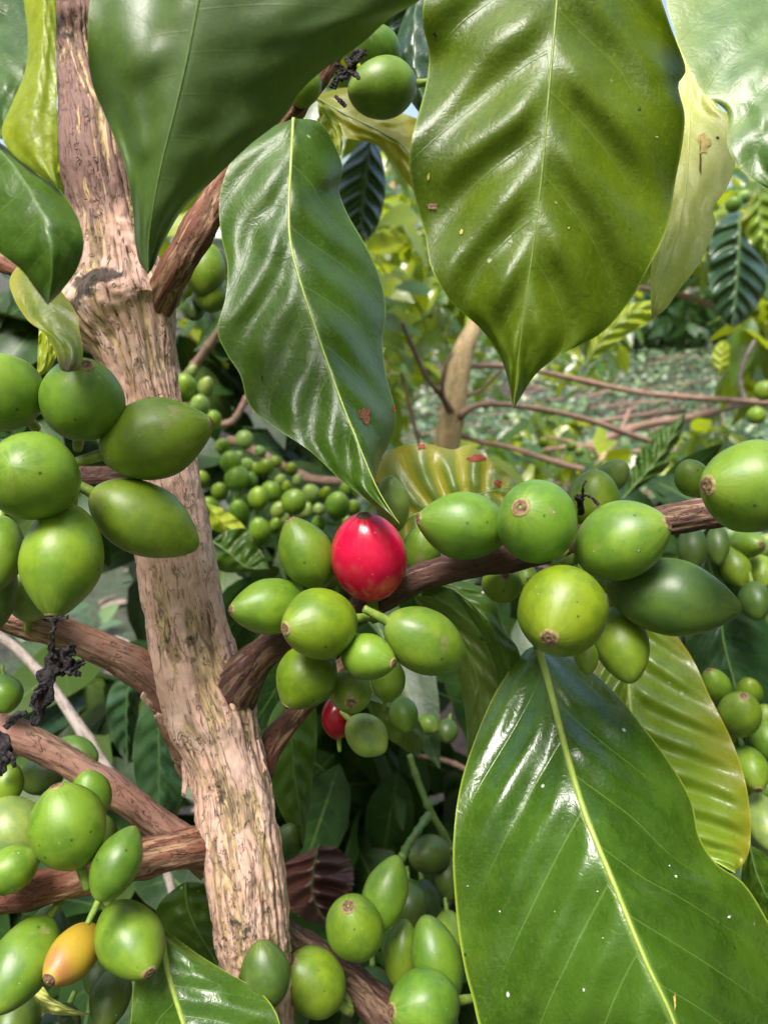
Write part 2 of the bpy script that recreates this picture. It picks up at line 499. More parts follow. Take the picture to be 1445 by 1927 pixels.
M['midrib'] = simple_mat('midrib_pale', (0.28, 0.38, 0.06), (0.34, 0.43, 0.08), 600, 0.35)
M['midrib_dim'] = simple_mat('midrib_dim', (0.10, 0.18, 0.035), (0.13, 0.21, 0.05), 600, 0.4)
M['midrib_olive'] = simple_mat('midrib_olive', (0.15, 0.20, 0.02), (0.19, 0.24, 0.03), 600, 0.4)
M['midrib_deep'] = simple_mat('midrib_deep', (0.05, 0.10, 0.03), (0.07, 0.13, 0.04), 600, 0.4)
M['midrib_yellow'] = simple_mat('midrib_yellow', (0.5, 0.52, 0.16), (0.56, 0.55, 0.2), 600, 0.4)
M['stalk'] = simple_mat('green_stalk', (0.15, 0.24, 0.03), (0.24, 0.32, 0.06), 500, 0.45)
M['navel'] = simple_mat('navel_corky', (0.075, 0.036, 0.022), (0.23, 0.135, 0.078), 1500, 0.8, 0.6)
M['navel_rim'] = simple_mat('navel_rim', (0.20, 0.17, 0.06), (0.33, 0.27, 0.10), 1500, 0.7, 0.4)
M['black'] = simple_mat('withered_black', (0.012, 0.010, 0.012), (0.050, 0.042, 0.045), 800, 0.85, 0.8, 0.001, 0.2)
M['green'] = cherry_mat('cherry_green')
M['red'] = cherry_mat('cherry_red', 'red')
M['orange'] = cherry_mat('cherry_orange', 'orange')
M['bark_trunk'] = bark_mat('bark_trunk', (0.82, 0.555, 0.45), (0.70, 0.41, 0.31), crack=(0.48, 0.35, 0.17), gold=0.75)
M['bark_pink'] = bark_mat('bark_branch_pink', (0.38, 0.215, 0.160), (0.27, 0.125, 0.090), crack=(0.32, 0.21, 0.11), gold=0.6)
M['bark_red'] = bark_mat('bark_branch_red', (0.21, 0.085, 0.050), (0.14, 0.046, 0.028), crack=(0.42, 0.27, 0.16), gold=0.55)
M['bark_dark'] = bark_mat('bark_branch_dark', (0.12, 0.060, 0.045), (0.08, 0.034, 0.026), crack=(0.34, 0.22, 0.14), gold=0.5)
M['bark_grey'] = bark_mat('bark_twig_grey', (0.45, 0.38, 0.34), (0.36, 0.29, 0.25), crack=(0.3, 0.25, 0.2))
M['bark_tan'] = bark_mat('bark_tan', (0.64, 0.48, 0.26), (0.52, 0.36, 0.18), crack=(0.36, 0.30, 0.12))
M['bark_twig'] = bark_mat('bark_twig_pink', (0.40, 0.27, 0.20), (0.32, 0.18, 0.13), crack=(0.3, 0.2, 0.12))

# ------------------------------------------------------------------ builders
BRANCH_PTS = []          # (world points) of the foreground wood, for stalks


def wood(name, pts, mat, parent, n=40, seg=0.0011, rough_amp=0.0004, fis_amp=0.0005, knots=(), dark_at=(), seed=0, reg=True, taper_end=False, plates=1.0, zone=None, hue=None):
    """pts: list of (px, py, width_px, depth). A tube with fissured bark."""
    a = np.array(pts, float)
    w = Parr(a[:, 0], a[:, 1], a[:, 3])
    r = a[:, 2] / 2 * a[:, 3] / W_PX
    L = np.sum(np.linalg.norm(np.diff(w, axis=0), axis=1))
    m = int(max(10, min(620, L / seg)))
    q = np.hstack([w, r[:, None]])
    # smooth in 3-D with arc length over xyz
    p = np.vstack([2 * q[0] - q[1], q, 2 * q[-1] - q[-2]])
    out = []
    for i in range(1, len(p) - 2):
        t = np.linspace(0, 1, 30, endpoint=False)[:, None]
        A, B, C, D = p[i - 1], p[i], p[i + 1], p[i + 2]
        out.append(0.5 * (2 * B + (-A + C) * t + (2 * A - 5 * B + 4 * C - D) * t ** 2 + (-A + 3 * B - 3 * C + D) * t ** 3))
    o = np.vstack(out + [q[-1:]])
    s = np.concatenate([[0], np.cumsum(np.linalg.norm(np.diff(o[:, :3], axis=0), axis=1))])
    ss = np.linspace(0, s[-1], m)
    o = np.stack([np.interp(ss, s, o[:, j]) for j in range(4)], 1)
    if reg:
        BRANCH_PTS.append(o[::3])
    th = np.linspace(0, 2 * np.pi, n, endpoint=False)
    R = np.repeat(o[:, 3][:, None], n, 1)
    fis = np.zeros((m, n)); drk = np.zeros((m, n)); bco = np.zeros((m, n, 3))
    rm = float(np.mean(o[:, 3]))
    for i in range(m):
        z = ss[i]
        for j in range(n):
            cx, cy = math.cos(th[j]) * rm, math.sin(th[j]) * rm
            bco[i, j] = (cx + seed * 0.37, cy, z)
            v = Vector((cx / 0.0034 + seed * 7.1, cy / 0.0034, z / 0.060))
            wv = mnoise.noise(Vector((cx / 0.006, cy / 0.006 + seed, z / 0.008))) * 0.22
            v2 = v + Vector((wv, wv, 0))
            f1 = mnoise.noise(v2)
            f2 = mnoise.noise(Vector((v2.x * 1.9 + 5, v2.y * 1.9 + 3, z / 0.040)))
            rid = max(0.0, 1.0 - abs(f1) / 0.15) ** 1.0
            rid2 = max(0.0, 1.0 - abs(f2) / 0.16) * 0.75
            reg_n = mnoise.noise(Vector((cx / 0.010 + 3.3, cy / 0.010 + seed, z / 0.026)))
            den = min(1.0, max(0.0, 0.60 + reg_n * 1.8 + (prof(zone, np.array([z / ss[-1]]))[0] if zone else 0)))       # plates stay smooth where low
            fis[i, j] = max(rid * 0.9, rid2) * (den * plates + (1 - plates))
            bump = mnoise.fractal(Vector((cx / 0.004 + 9, cy / 0.004, z / 0.007 + seed)), 0.6, 2.0, 4)
            R[i, j] += rough_amp * bump - fis_amp * fis[i, j]
            drk[i, j] = 0.14 + 0.42 * mnoise.noise(Vector((cx / 0.006 + 2.2, cy / 0.006, z / 0.009 + seed * 3)))
    for (kpos, kw, kh) in knots:     # swollen nodes: position 0..1, width (m), height (m)
        gk = np.exp(-((ss - kpos * ss[-1]) / kw) ** 2)
        wob = np.array([1 + 0.5 * mnoise.noise(Vector((math.cos(t) * 2, math.sin(t) * 2, kpos * 30 + seed))) for t in th])
        R += kh * gk[:, None] * wob[None]
    for (kpos, kw, amt) in dark_at:
        wob = np.array([mnoise.noise(Vector((math.cos(t) * 3, math.sin(t) * 3, kpos * 17 + seed))) for t in th])
        gk = np.exp(-((ss[:, None] - kpos * ss[-1] + wob[None] * (kw * 0.8 + 0.0014)) / kw) ** 2)
        drk += amt * gk
        R -= 0.0009 * amt * gk
        R += rough_amp * 1.2 * gk * np.array([[mnoise.noise(Vector((math.cos(t) * 6, math.sin(t) * 6, z * 600))) for t in th] for z in ss])
    if taper_end:
        R[-4:] *= np.array([0.95, 0.85, 0.65, 0.35])[:, None]
    v, f = tube_geo(o[:, :3], R, n, cap=True)
    ext = lambda x, e: np.concatenate([x.reshape(m * n, -1), np.repeat(np.atleast_2d(e), 2, 0)]).squeeze()
    hu = np.repeat(prof(hue, ss / ss[-1])[:, None], n, 1) if hue else np.full((m, n), 0.5)
    attrs = {'hue': ext(hu, [0.5]), 'fis': ext(fis, [0.0]), 'drk': ext(drk, [0.1]), 'bco': ext(bco, [0.0, 0.0, 0.0])}
    return mk(name, v, f, mat, parent, attrs=attrs)


def wood_simple(name, pts, mat, parent, n=10, nodes=True, loc=None, seed=0):
    a = np.array(pts, float)
    w = Parr(a[:, 0], a[:, 1], a[:, 3])
    r = a[:, 2] / 2 * a[:, 3] / W_PX
    return wood_world(name, w, r, mat, parent, n, nodes, loc, seed)


def wood_world(name, w, r, mat, parent, n=10, nodes=True, loc=None, seed=0):
    o = smooth(np.hstack([w, np.asarray(r)[:, None]]), 48)
    s = np.linspace(0, 1, 48)
    R = np.repeat(o[:, 3][:, None], n, 1)
    if nodes:
        for k in np.arange(0.12, 0.98, 0.22):
            R *= 1 + 0.30 * np.exp(-((s - k) / 0.02) ** 2)[:, None]
    for i in range(48):
        for j in range(n):
            R[i, j] *= 1 + 0.12 * mnoise.noise(Vector((j * 0.9, i * 0.35, seed * 3.1)))
    v, f = tube_geo(o[:, :3], R, n, True)
    th = np.tile(np.linspace(0, 2 * np.pi, n, endpoint=False), 48)
    ln = np.sum(np.linalg.norm(np.diff(o[:, :3], axis=0), axis=1))
    bco = np.stack([np.cos(th) * o[:, 3].mean(), np.sin(th) * o[:, 3].mean(), np.repeat(s * ln, n)], 1)
    bco = np.vstack([bco, np.zeros((2, 3))])
    fis = np.array([max(0, mnoise.noise(Vector((x * 500, y * 500, z * 60 + seed)))) for x, y, z in bco])
    return mk(name, v, f, mat, parent, loc=loc, attrs={'hue': np.full(len(v), 0.54), 'fis': fis, 'drk': np.full(len(v), 0.1), 'bco': bco})


def leaf(label, left, mid, right, dm, dl, dr, mat, rib='midrib', ribw=7, nv=9, fwd=0.13, pleat=0.0010, wave=0.0012, wf=4.0, und=.0008,
         p=1.4, stem=None, group=None, name='coffee_leaf', seed=0, nr=110, nc=27, ragged=0.0, warp=0.0):
    R = nr
    t = np.linspace(0, 1, R)
    ml = smooth(mid, R)
    le = smooth([mid[0]] + list(left) + [mid[-1]], R)
    re = smooth([mid[0]] + list(right) + [mid[-1]], R)
    if ragged:
        for e, sg in ((le, -1), (re, 1)):
            for i in range(R):
                e[i] += np.array([sg, 0]) * ragged * (mnoise.noise(Vector((i * 0.33, seed, sg * 4))) + 0.6 * mnoise.noise(Vector((i * 0.9, seed, sg * 9)))) * math.sin(math.pi * t[i])
    d0 = prof(dm, t); dL = prof(dl, t); dR = prof(dr, t)
    s = np.linspace(-1, 1, 2 * nc - 1)
    verts = []; uv = []; lt = []
    ph0 = random.random() * 2 - 1
    for i in range(R):
        env_t = math.sin(math.pi * min(1, max(0, t[i]))) ** 0.4 if 0 < t[i] < 1 else 0
        for x in s:
            ax = abs(x)
            e = le[i] if x < 0 else re[i]
            xy = ml[i] * (1 - ax) + e * ax
            off = dL[i] if x < 0 else dR[i]
            phase = nv * (t[i] - fwd * ax * env_t - 0.04 * ax * ax)
            phv = phase + (0.5 if x < 0 else 0.0) + 0.25
            h = pleat * (math.sin(math.pi * phv) ** 2 - 0.5) * min(1, ax * 5) * (1 - ax ** 5) * env_t
            h += wave * math.sin(2 * math.pi * wf * (t[i] - 0.1 * ax) + (1.7 if x < 0 else 4.1) + seed) * ax ** 2.5 * env_t
            h += und * mnoise.noise(Vector((t[i] * 6 + seed * 3.7, x * 2.5, seed))) * min(1, ax * 3)
            h += warp * mnoise.noise(Vector((t[i] * 16 + seed, x * 3, seed * 2.0))) * min(1, ax * 4)
            verts.append((xy[0], xy[1], d0[i] + off * ax ** p - h))
            uv.append((phv, x)); lt.append(t[i])
    a = np.array(verts)
    w = Parr(a[:, 0], a[:, 1], a[:, 2])
    c = len(s)
    base = w[c // 2].copy()
    o = mk(name, w, grid_faces(R, c), M[mat], None, loc=base, uv=uv, attrs={'lt': lt})
    tag(o, label, 'leaf', group)
    # midrib
    if rib:
        cen = w.reshape(R, c, 3)[:, c // 2]
        rr = ribw / 2 * d0 / W_PX * (0.18 + 0.82 * (1 - t) ** 0.8)
        tocam = np.array(CAM) - cen
        tocam /= np.linalg.norm(tocam, axis=1)[:, None]
        cen = cen - tocam * rr[:, None] * 0.35
        vv, ff = tube_geo(cen, rr, 8)
        mk('midrib', vv, ff, M[rib], o)
    if stem:
        sp = [tuple(x) for x in stem]
        sa = np.array(sp, float)
        sw = np.vstack([Parr(sa[:, 0], sa[:, 1], sa[:, 2]), base[None]])
        q = smooth(sw, 14)
        vv, ff = tube_geo(q, np.full(14, ribw * 0.62 * d0[0] / W_PX), 8)
        mk('leaf_stalk', vv, ff, M['stalk'], o)
    return o


TINT = {'y': (0.155, 0.228, 0.007), 'g': (0.126, 0.226, 0.017), 'd': (0.080, 0.138, 0.020), 'p': (0.23, 0.32, 0.065),
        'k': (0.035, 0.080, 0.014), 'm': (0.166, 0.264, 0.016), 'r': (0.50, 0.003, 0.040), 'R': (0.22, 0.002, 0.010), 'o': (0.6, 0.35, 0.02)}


def cherry(label, cx, cy, L, Wd, nx, ny, d, tint='g', away=False, point=0.25, navel=True, stalk=True, group=None, nav=1.0, seed=None, res=1.0, calyx='brown', blunt=0.0):
    """cx,cy centre; L,Wd true length/width in photo pixels at depth d; nx,ny the navel's pixel."""
    global _cs
    _cs += 1
    sd_ = _cs if seed is None else seed
    rs = random.Random(sd_ * 77 + 5)
    a, b = L / 2 * d / W_PX, Wd / 2 * d / W_PX
    dx, dy = nx - cx, ny - cy
    ip = math.hypot(dx, dy)
    ipl = min(ip, L / 2 * 0.999)
    dep = math.sqrt(max(0.0, (L / 2) ** 2 - ipl ** 2))
    k = ipl / max(ip, 1e-6)
    C = P(cx, cy, d)
    viewdir = (C - CAM).normalized()
    rt = RIGHT - viewdir * RIGHT.dot(viewdir); rt.normalize()
    up = rt.cross(viewdir); up.normalize()
    if up.dot(UP) < 0: up = -up
    axis = rt * (dx * k) + up * (-dy * k) + viewdir * (dep if away else -dep)
    axis.normalize()
    q = axis.to_track_quat('Z', 'Y') @ Matrix.Rotation(rs.uniform(0, 6.28), 3, 'Z').to_quaternion()
    nu, nvv = int(40 * res), int(30 * res)
    verts = []; axv = []; ang = []
    flat = rs.uniform(0.93, 1.0)
    ph = rs.uniform(0, 6.28)
    rn = 0.135 * b * nav + 0.0004          # radius of the navel
    for i in range(nvv + 1):
        u = -1 + 2 * i / nvv
        u = math.sin(u * math.pi / 2)
        rr = math.sqrt(max(0, 1 - u * u))
        z = u * a
        if u > 0:
            rr *= 1 - point * u ** 2.2 * 0.8
            z += point * 0.10 * a * max(0, u) ** 4
        else:
            rr *= 1 - 0.12 * abs(u) ** 2.5
        for j in range(nu):
            th = 2 * math.pi * j / nu
            lob = 1 + 0.018 * math.cos(2 * th + ph) + 0.010 * math.cos(3 * th + ph * 2) + 0.022 * (math.exp(-((math.sin((th - ph) / 2)) / 0.10) ** 2) + math.exp(-((math.sin((th - ph - 3.0) / 2)) / 0.10) ** 2))
            lob += 0.035 * mnoise.noise(Vector((math.cos(th) * rr * 1.2, math.sin(th) * rr * 1.2, u * 1.2)) + Vector((sd_ * 3.3, 0, 0)))
            verts.append((math.cos(th) * rr * b * lob, math.sin(th) * rr * b * flat * lob, z))
            axv.append(u); ang.append((math.cos(th), math.sin(th), sd_ * 1.7 + u * 0.15))
    v = np.array(verts)
    me = bpy.data.meshes.new('coffee_cherry')
    o = bpy.data.objects.new('coffee_cherry', me)
    COL.objects.link(o)
    me.from_pydata(v.tolist(), [], grid_faces(nvv + 1, nu, True))
    at = me.attributes.new('ax', 'FLOAT', 'POINT'); at.data.foreach_set('value', np.array(axv, np.float32))
    at = me.attributes.new('ang', 'FLOAT_VECTOR', 'POINT'); at.data.foreach_set('vector', np.array(ang, np.float32).ravel())
    me.polygons.foreach_set('use_smooth', [True] * len(me.polygons))
    me.materials.append(M['red' if tint in 'rR' else 'orange' if tint == 'o' else 'green'])
    o.location = C
    o.rotation_mode = 'QUATERNION'
    o.rotation_quaternion = q
    tc = TINT[tint]
    jit = 1 + rs.uniform(-0.12, 0.12)
    o.color = (tc[0] * jit * (1 + rs.uniform(-0.08, 0.08)), tc[1] * jit, tc[2] * jit, 1)
    tag(o, label, 'cherry', group)
    if navel and ip * d < 1e9:
        # corky disc with a raised rim and a central pit
        zt = a * (1 + point * 0.10)
        prof_ = [(0.0, -0.30), (0.16, -0.22), (0.24, 0.10), (0.42, 0.0), (0.66, -0.02), (0.80, 0.16), (0.98, 0.12), (1.18, -0.20), (1.3, -0.75)]
        vv = []; ns = 20
        # height of the fruit at radius rn
        def fruit_z(r_):
            uu = math.sqrt(max(0, 1 - min(1, (r_ / (b * (1 - point * 0.8)))) ** 2)) if b > 0 else 1
            return a * uu + point * 0.10 * a * uu ** 4
        for (pr_, ph_) in prof_:
            for j in range(ns):
                th = 2 * math.pi * j / ns
                wob = 1 + 0.10 * mnoise.noise(Vector((math.cos(th) * 1.5, math.sin(th) * 1.5, sd_ * 2.1)))
                r_ = pr_ * rn * wob
                zz = fruit_z(r_) + ph_ * rn * 0.42 + 0.00008
                vv.append((math.cos(th) * r_, math.sin(th) * r_ * flat, zz))
        me2 = bpy.data.meshes.new('navel')
        me2.from_pydata(vv, [], grid_faces(len(prof_), ns, True))
        me2.polygons.foreach_set('use_smooth', [True] * len(me2.polygons))
        me2.materials.append(M['navel']); me2.materials.append(M['navel_rim'])
        mi = [1 if (k_ // ns) >= 5 and tint not in 'rRo' else 0 for k_ in range(len(me2.polygons))]
        me2.polygons.foreach_set('material_index', mi)
        o2 = bpy.data.objects.new('navel', me2)
        COL.objects.link(o2)
        o2.parent = o
    if stalk:
        base = C - axis * a * 0.97
        best = None
        for arr in BRANCH_PTS:
            dd = np.linalg.norm(arr[:, :3] - np.array(base), axis=1)
            i = int(dd.argmin())
            if best is None or dd[i] < best[0]: best = (dd[i], arr[i, :3])
        out_ = base - axis * min(0.005, a * 0.6)
        pts_ = [np.array(base + axis * a * 0.05), np.array(out_)]
        if best and best[0] < 0.011: pts_.append(best[1])
        qq = smooth(np.array(pts_), 12)
        rr = np.linspace(0.16 * b, 0.12 * b, 12)
        vv, ff = tube_geo(qq, rr, 8)
        inv = (Matrix.Translation(C) @ q.to_matrix().to_4x4()).inverted()
        vl = [tuple(inv @ Vector(x)) for x in vv]
        me3 = bpy.data.meshes.new('stalk')
        me3.from_pydata(vl, [], ff)
        me3.polygons.foreach_set('use_smooth', [True] * len(me3.polygons))
        me3.materials.append(M['stalk'])
        o3 = bpy.data.objects.new('stalk', me3)
        COL.objects.link(o3)
        o3.parent = o
    return o


_cs = 0


class Foliage:
    """many leaves collected into one mesh (a shrub's foliage)"""
    def __init__(s): s.v = []; s.f = []; s.uv = []; s.lt = []; s.tone = []; s.k = 0
    def add(s, p, direc, nor, L, wd, tone, r=9, c=5, bend=0.25, fold=0.18, ph=0.0):
        direc = np.asarray(direc, float); direc /= np.linalg.norm(direc)
        nor = np.asarray(nor, float); nor = nor - direc * nor.dot(direc)
        nn = np.linalg.norm(nor)
        nor = nor / nn if nn > 1e-6 else np.cross(direc, [1, 0, 0])
        side = np.cross(direc, nor)
        t = np.linspace(0, 1, r)[:, None]; x = np.linspace(-1, 1, c)[None]
        w = wd * np.sin(np.pi * np.clip(t, 0, 1) ** 0.85) ** 0.85 * (1 - 0.25 * t) + 0.0
        ax = np.abs(x)
        wav = 0.07 * wd * np.sin(2 * np.pi * 3.3 * t + ph + x) * ax ** 2
        P3 = (np.asarray(p)[None, None] + direc * (L * t)[..., None]
              + side * (w * x)[..., None]
              + nor * (fold * w * ax - bend * L * t ** 2 + wav)[..., None])
        s.v.append(P3.reshape(-1, 3))
        phs = 8 * (t - 0.13 * ax) + 0 * x
        s.uv.append(np.stack([phs.ravel(), (x + 0 * t).ravel()], 1))
        s.lt.append((t + 0 * x).ravel())
        s.tone.append(np.full(r * c, tone))
        s.f += grid_faces(r, c, False, s.k)
        s.k += r * c
    def build(s, name, mat, parent=None, loc=None):
        return mk(name, np.vstack(s.v), s.f, mat, parent, loc=loc, uv=np.vstack(s.uv),
                  attrs={'lt': np.concatenate(s.lt), 'tone': np.concatenate(s.tone)})


def rnd_dir(droop=0.5):
    d = np.array([rng.normal(), rng.normal(), rng.normal() * 0.6 - droop])
    return d / np.linalg.norm(d)


def fill(fol, vols, Lr=(0.07, 0.11), tone=(0, 1), droop=0.5, nz=0.9):
    """vols: (px, py, d, rx_px, ry_px, rd, count)"""
    for (px, py, d, rx, ry, rdp, cnt) in vols:
        for _ in range(cnt):
            u = rng.normal(size=3); u /= np.linalg.norm(u)
            u *= rng.random() ** 0.4
            dd = d + u[2] * rdp
            p = np.array(P(px + u[0] * rx, py + u[1] * ry, dd))
            L = rng.uniform(*Lr)
            nor = np.array([rng.normal() * 0.5, -0.5 + rng.normal() * 0.5, nz])
            fol.add(p, rnd_dir(droop), nor, L, L * rng.uniform(0.19, 0.25), rng.uniform(*tone), ph=rng.uniform(0, 6),
                    bend=rng.uniform(0.05, 0.4), fold=rng.uniform(0.0, 0.3))


#@@SETTING@@
# ------------------------------------------------------------------ the ground
def ground():
    xs = np.concatenate([np.linspace(-60, -6, 14), np.linspace(-5, 5, 90), np.linspace(6, 60, 14)])
    ys = np.concatenate([np.linspace(-40, -1, 14), np.linspace(-0.5, 9, 90), np.linspace(10, 90, 18)])
    v = []
    for y in ys:
        for x in xs:
            z = 0.10 * mnoise.noise(Vector((x * 0.7, y * 0.7, 0.3))) + 0.03 * mnoise.noise(Vector((x * 3, y * 3, 4)))
            v.append((x, y, z))
    m, nt = newmat('ground_litter')
    g = NT(nt)
    co = g.n('ShaderNodeTexCoord').outputs['Object']
    n1 = g.noise(co, 1.6, 5, 0.65)
    n2 = g.noise(co, 22, 5, 0.7)
    n3 = g.noise(co, 90, 3, 0.6)
    col = g.rgbmix(g.ss(n2, 0.35, 0.65), (0.018, 0.013, 0.010), (0.10, 0.072, 0.06))
    col = g.rgbmix(g.math('MULTIPLY', g.ss(n1, 0.42, 0.6), g.ss(n3, 0.4, 0.55)), col, (0.065, 0.115, 0.045))
    pr = g.n('ShaderNodeBsdfPrincipled')
    g.l(col, pr.inputs['Base Color']); pr.inputs['Roughness'].default_value = 0.9
    g.l(g.bump(g.math('ADD', n2, n3), 0.8, 0.03), pr.inputs['Normal'])
    out = g.n('ShaderNodeOutputMaterial'); g.l(pr.outputs[0], out.inputs['Surface'])
    tag(mk('ground', v, grid_faces(len(ys), len(xs)), m, None), kind='structure')


def gz(x, y):
    return 0.10 * mnoise.noise(Vector((x * 0.7, y * 0.7, 0.3))) + 0.03 * mnoise.noise(Vector((x * 3, y * 3, 4)))


ground()


def cover():
    f = Foliage()
    for k_ in range(20000):
        y = 1.6 + 9.0 * rng.random()
        x = rng.uniform(-0.12, 0.62) * (y + 0.3) if k_ % 4 else rng.uniform(-0.75, 0.75) * (y + 0.6)
        if mnoise.noise(Vector((x * 1.6, y * 1.6, 7))) < -0.22: continue
        z = gz(x, y)
        hgt = rng.uniform(0.01, 0.13)
        L = rng.uniform(0.03, 0.085)
        d = np.array([rng.normal(), rng.normal(), rng.uniform(-0.2, 0.9)])
        f.add((x, y, z + hgt), d, (rng.normal() * 0.5, rng.normal() * 0.5 - 0.3, 1), L, L * 0.3, rng.random(), r=5, c=3)
    tag(f.build('ground_cover', M['cover']), 'low pale green weeds covering the ground between the shrubs', 'ground cover', kind='stuff')
    f = Foliage()
    for _ in range(1500):
        y = 1.0 + 5.0 * rng.random() ** 1.2
        x = rng.uniform(-0.75, 0.75) * (y + 0.6)
        z = gz(x, y) + 0.012
        L = rng.uniform(0.05, 0.11)
        d = np.array([rng.normal(), rng.normal(), rng.uniform(-0.1, 0.2)])
        f.add((x, y, z), d, (rng.normal() * 0.3, rng.normal() * 0.3, 1), L, L * 0.2, rng.random(), r=6, c=3)
    tag(f.build('leaf_litter', M['litter']), 'dry brown and grey fallen leaves scattered over the ground', 'leaf litter', kind='stuff')
    vs = []; fs = []; k = 0
    for _ in range(240):
        y = 1.8 + 6.5 * rng.random()
        x = rng.uniform(-0.05, 0.62) * (y + 0.3)
        L = rng.uniform(.2, 1.1); a = rng.uniform(-1.3, 1.3); r_ = rng.uniform(.002, .008)
        p0 = np.array([x, y, gz(x, y) + rng.uniform(.01, .09)]); dv = np.array([math.cos(a), math.sin(a), rng.uniform(-.1, .25)])
        q = smooth(np.array([p0, p0 + dv * L * .5 + rng.normal(size=3) * .02, p0 + dv * L]), 7)
        vv, ff = tube_geo(q, np.linspace(r_, r_ * .5, 7), 5)
        vs.append(vv); fs += [tuple(c + k for c in t) for t in ff]; k += len(vv)
    V = np.vstack(vs)
    tag(mk('twig_litter', V, fs, M['bark_twig'], None, attrs={'hue': np.full(len(V), .5), 'fis': np.full(len(V), .1), 'drk': np.full(len(V), .1), 'bco': V}), 'tangle of thin pinkish dry twigs lying over the weeds', 'twig litter', kind='stuff')


cover()

#@@TREE@@
# ------------------------------------------------------------------ the coffee tree in front
tree = empty('coffee_tree', P(480, 1990, 0.175), 'nearest coffee tree, pinkish peeling trunk with reddish branches', 'tree')
DT = 0.165
wood('trunk', [(118, -140, 84, DT + .012), (134, 0, 84, DT + .010), (150, 110, 88, DT + .008), (172, 210, 116, DT + .004), (184, 300, 138, DT), (206, 420, 142, DT),
               (224, 520, 164, DT), (230, 585, 208, DT), (254, 650, 156, DT), (278, 750, 122, DT), (308, 900, 134, DT),
               (332, 1060, 146, DT), (350, 1160, 146, DT), (372, 1270, 162, DT), (398, 1345, 152, DT), (430, 1450, 146, DT),
               (448, 1550, 150, DT), (462, 1650, 148, DT), (474, 1750, 142, DT + .002), (484, 1850, 128, DT + .004), (490, 1990, 130, DT + .006)],
     M['bark_trunk'], tree, n=150, seg=0.00042, rough_amp=0.0004, fis_amp=0.0012, zone=[0, -.3, -.3, .3, .5, .1, -.1, -.35, .1, .3, .4, .3, .3], hue=[-.1, -.1, -.04, .10, .42, .5, .5, .5, .52, .62, .74, .85, .95],
     knots=((0.095, 0.004, 0.0012), (0.350, 0.0045, 0.0010), (0.70, 0.004, 0.0009)),
     dark_at=((0.115, 0.006, 0.6), (0.343, 0.0016, 0.18), (0.345, 0.010, 0.14), (0.95, 0.02, 0.12)), seed=1)
BR = [
    ('branch', [(250, 650, 130, .174), (278, 596, 92, .167), (304, 556, 68, .161), (340, 490, 62, .157), (395, 395, 56, .157), (440, 325, 48, .160), (520, 236, 42, .164), (590, 160, 40, .166), (622, 108, 38, .168), (640, 40, 36, .170), (650, -80, 34, .174)], 'bark_red', 3, ((0.08, 0.004, 0.35),)),
    ('branch', [(-160, 1130, 58, .150), (-30, 1150, 58, .152), (60, 1172, 58, .155), (150, 1205, 60, .158), (240, 1245, 62, .161), (300, 1288, 72, .164), (340, 1328, 104, .168), (380, 1390, 130, .174)], 'bark_pink', 4, ()),
    ('branch', [(-150, 1290, 54, .165), (-20, 1365, 60, .166), (50, 1392, 58, .167), (140, 1440, 56, .168), (230, 1500, 56, .169), (310, 1560, 58, .170), (400, 1625, 70, .170)], 'bark_pink', 5, ((0.17, 0.006, 0.4),)),
    ('branch', [(-150, 1735, 60, .154), (-20, 1694, 62, .155), (80, 1672, 62, .156), (180, 1645, 64, .156), (270, 1616, 66, .157), (345, 1598, 72, .1595), (398, 1593, 88, .166), (450, 1602, 110, .175)], 'bark_red', 6, ((0.90, 0.004, 0.42), (0.55, 0.003, 0.25))),
    ('branch', [(384, 1440, 110, .178), (404, 1372, 112, .1710), (430, 1316, 104, .1655), (460, 1268, 82, .1605), (498, 1228, 60, .156), (530, 1205, 56, .154), (620, 1175, 54, .152), (720, 1125, 54, .150), (800, 1083, 54, .149), (900, 1060, 54, .147), (1000, 1040, 56, .145), (1110, 1010, 56, .143), (1220, 985, 60, .140), (1320, 967, 60, .137), (1445, 950, 60, .133), (1600, 920, 58, .128)], 'bark_dark', 7, ()),
    ('branch', [(470, 1500, 60, .172), (492, 1450, 46, .172), (515, 1395, 42, .174), (556, 1345, 40, .178), (610, 1285, 38, .186), (680, 1230, 36, .196)], 'bark_red', 8, ()),
    ('branch', [(462, 1740, 110, .168), (520, 1770, 84, .176), (580, 1800, 70, .182), (640, 1835, 66, .185), (700, 1885, 66, .186), (780, 1960, 64, .188), (850, 2040, 60, .19)], 'bark_dark', 9, ()),
    ('branch', [(-120, 440, 26, .19), (0, 495, 28, .188), (70, 525, 30, .185), (140, 562, 34, .180), (210, 600, 50, .172)], 'bark_red', 10, ()),
    ('branch', [(-140, 950, 42, .152), (0, 925, 44, .154), (110, 905, 46, .156), (200, 900, 46, .158), (300, 895, 60, .164)], 'bark_dark', 11, ()),
]
for (nm, pts, mt, sd_, dk) in BR:
    wood(nm, pts, M[mt], tree, n=64, seg=0.0006, rough_amp=0.00025, fis_amp=0.00038, seed=sd_, dark_at=dk, zone=[.35, .25], hue=([1.05, .62] + [.5] * 9 if sd_ in (3, 7, 8, 9) else [.5] * 9 + [.62, 1.05]),
         knots=((0.3, 0.003, 0.0004), (0.62, 0.003, 0.0005)))


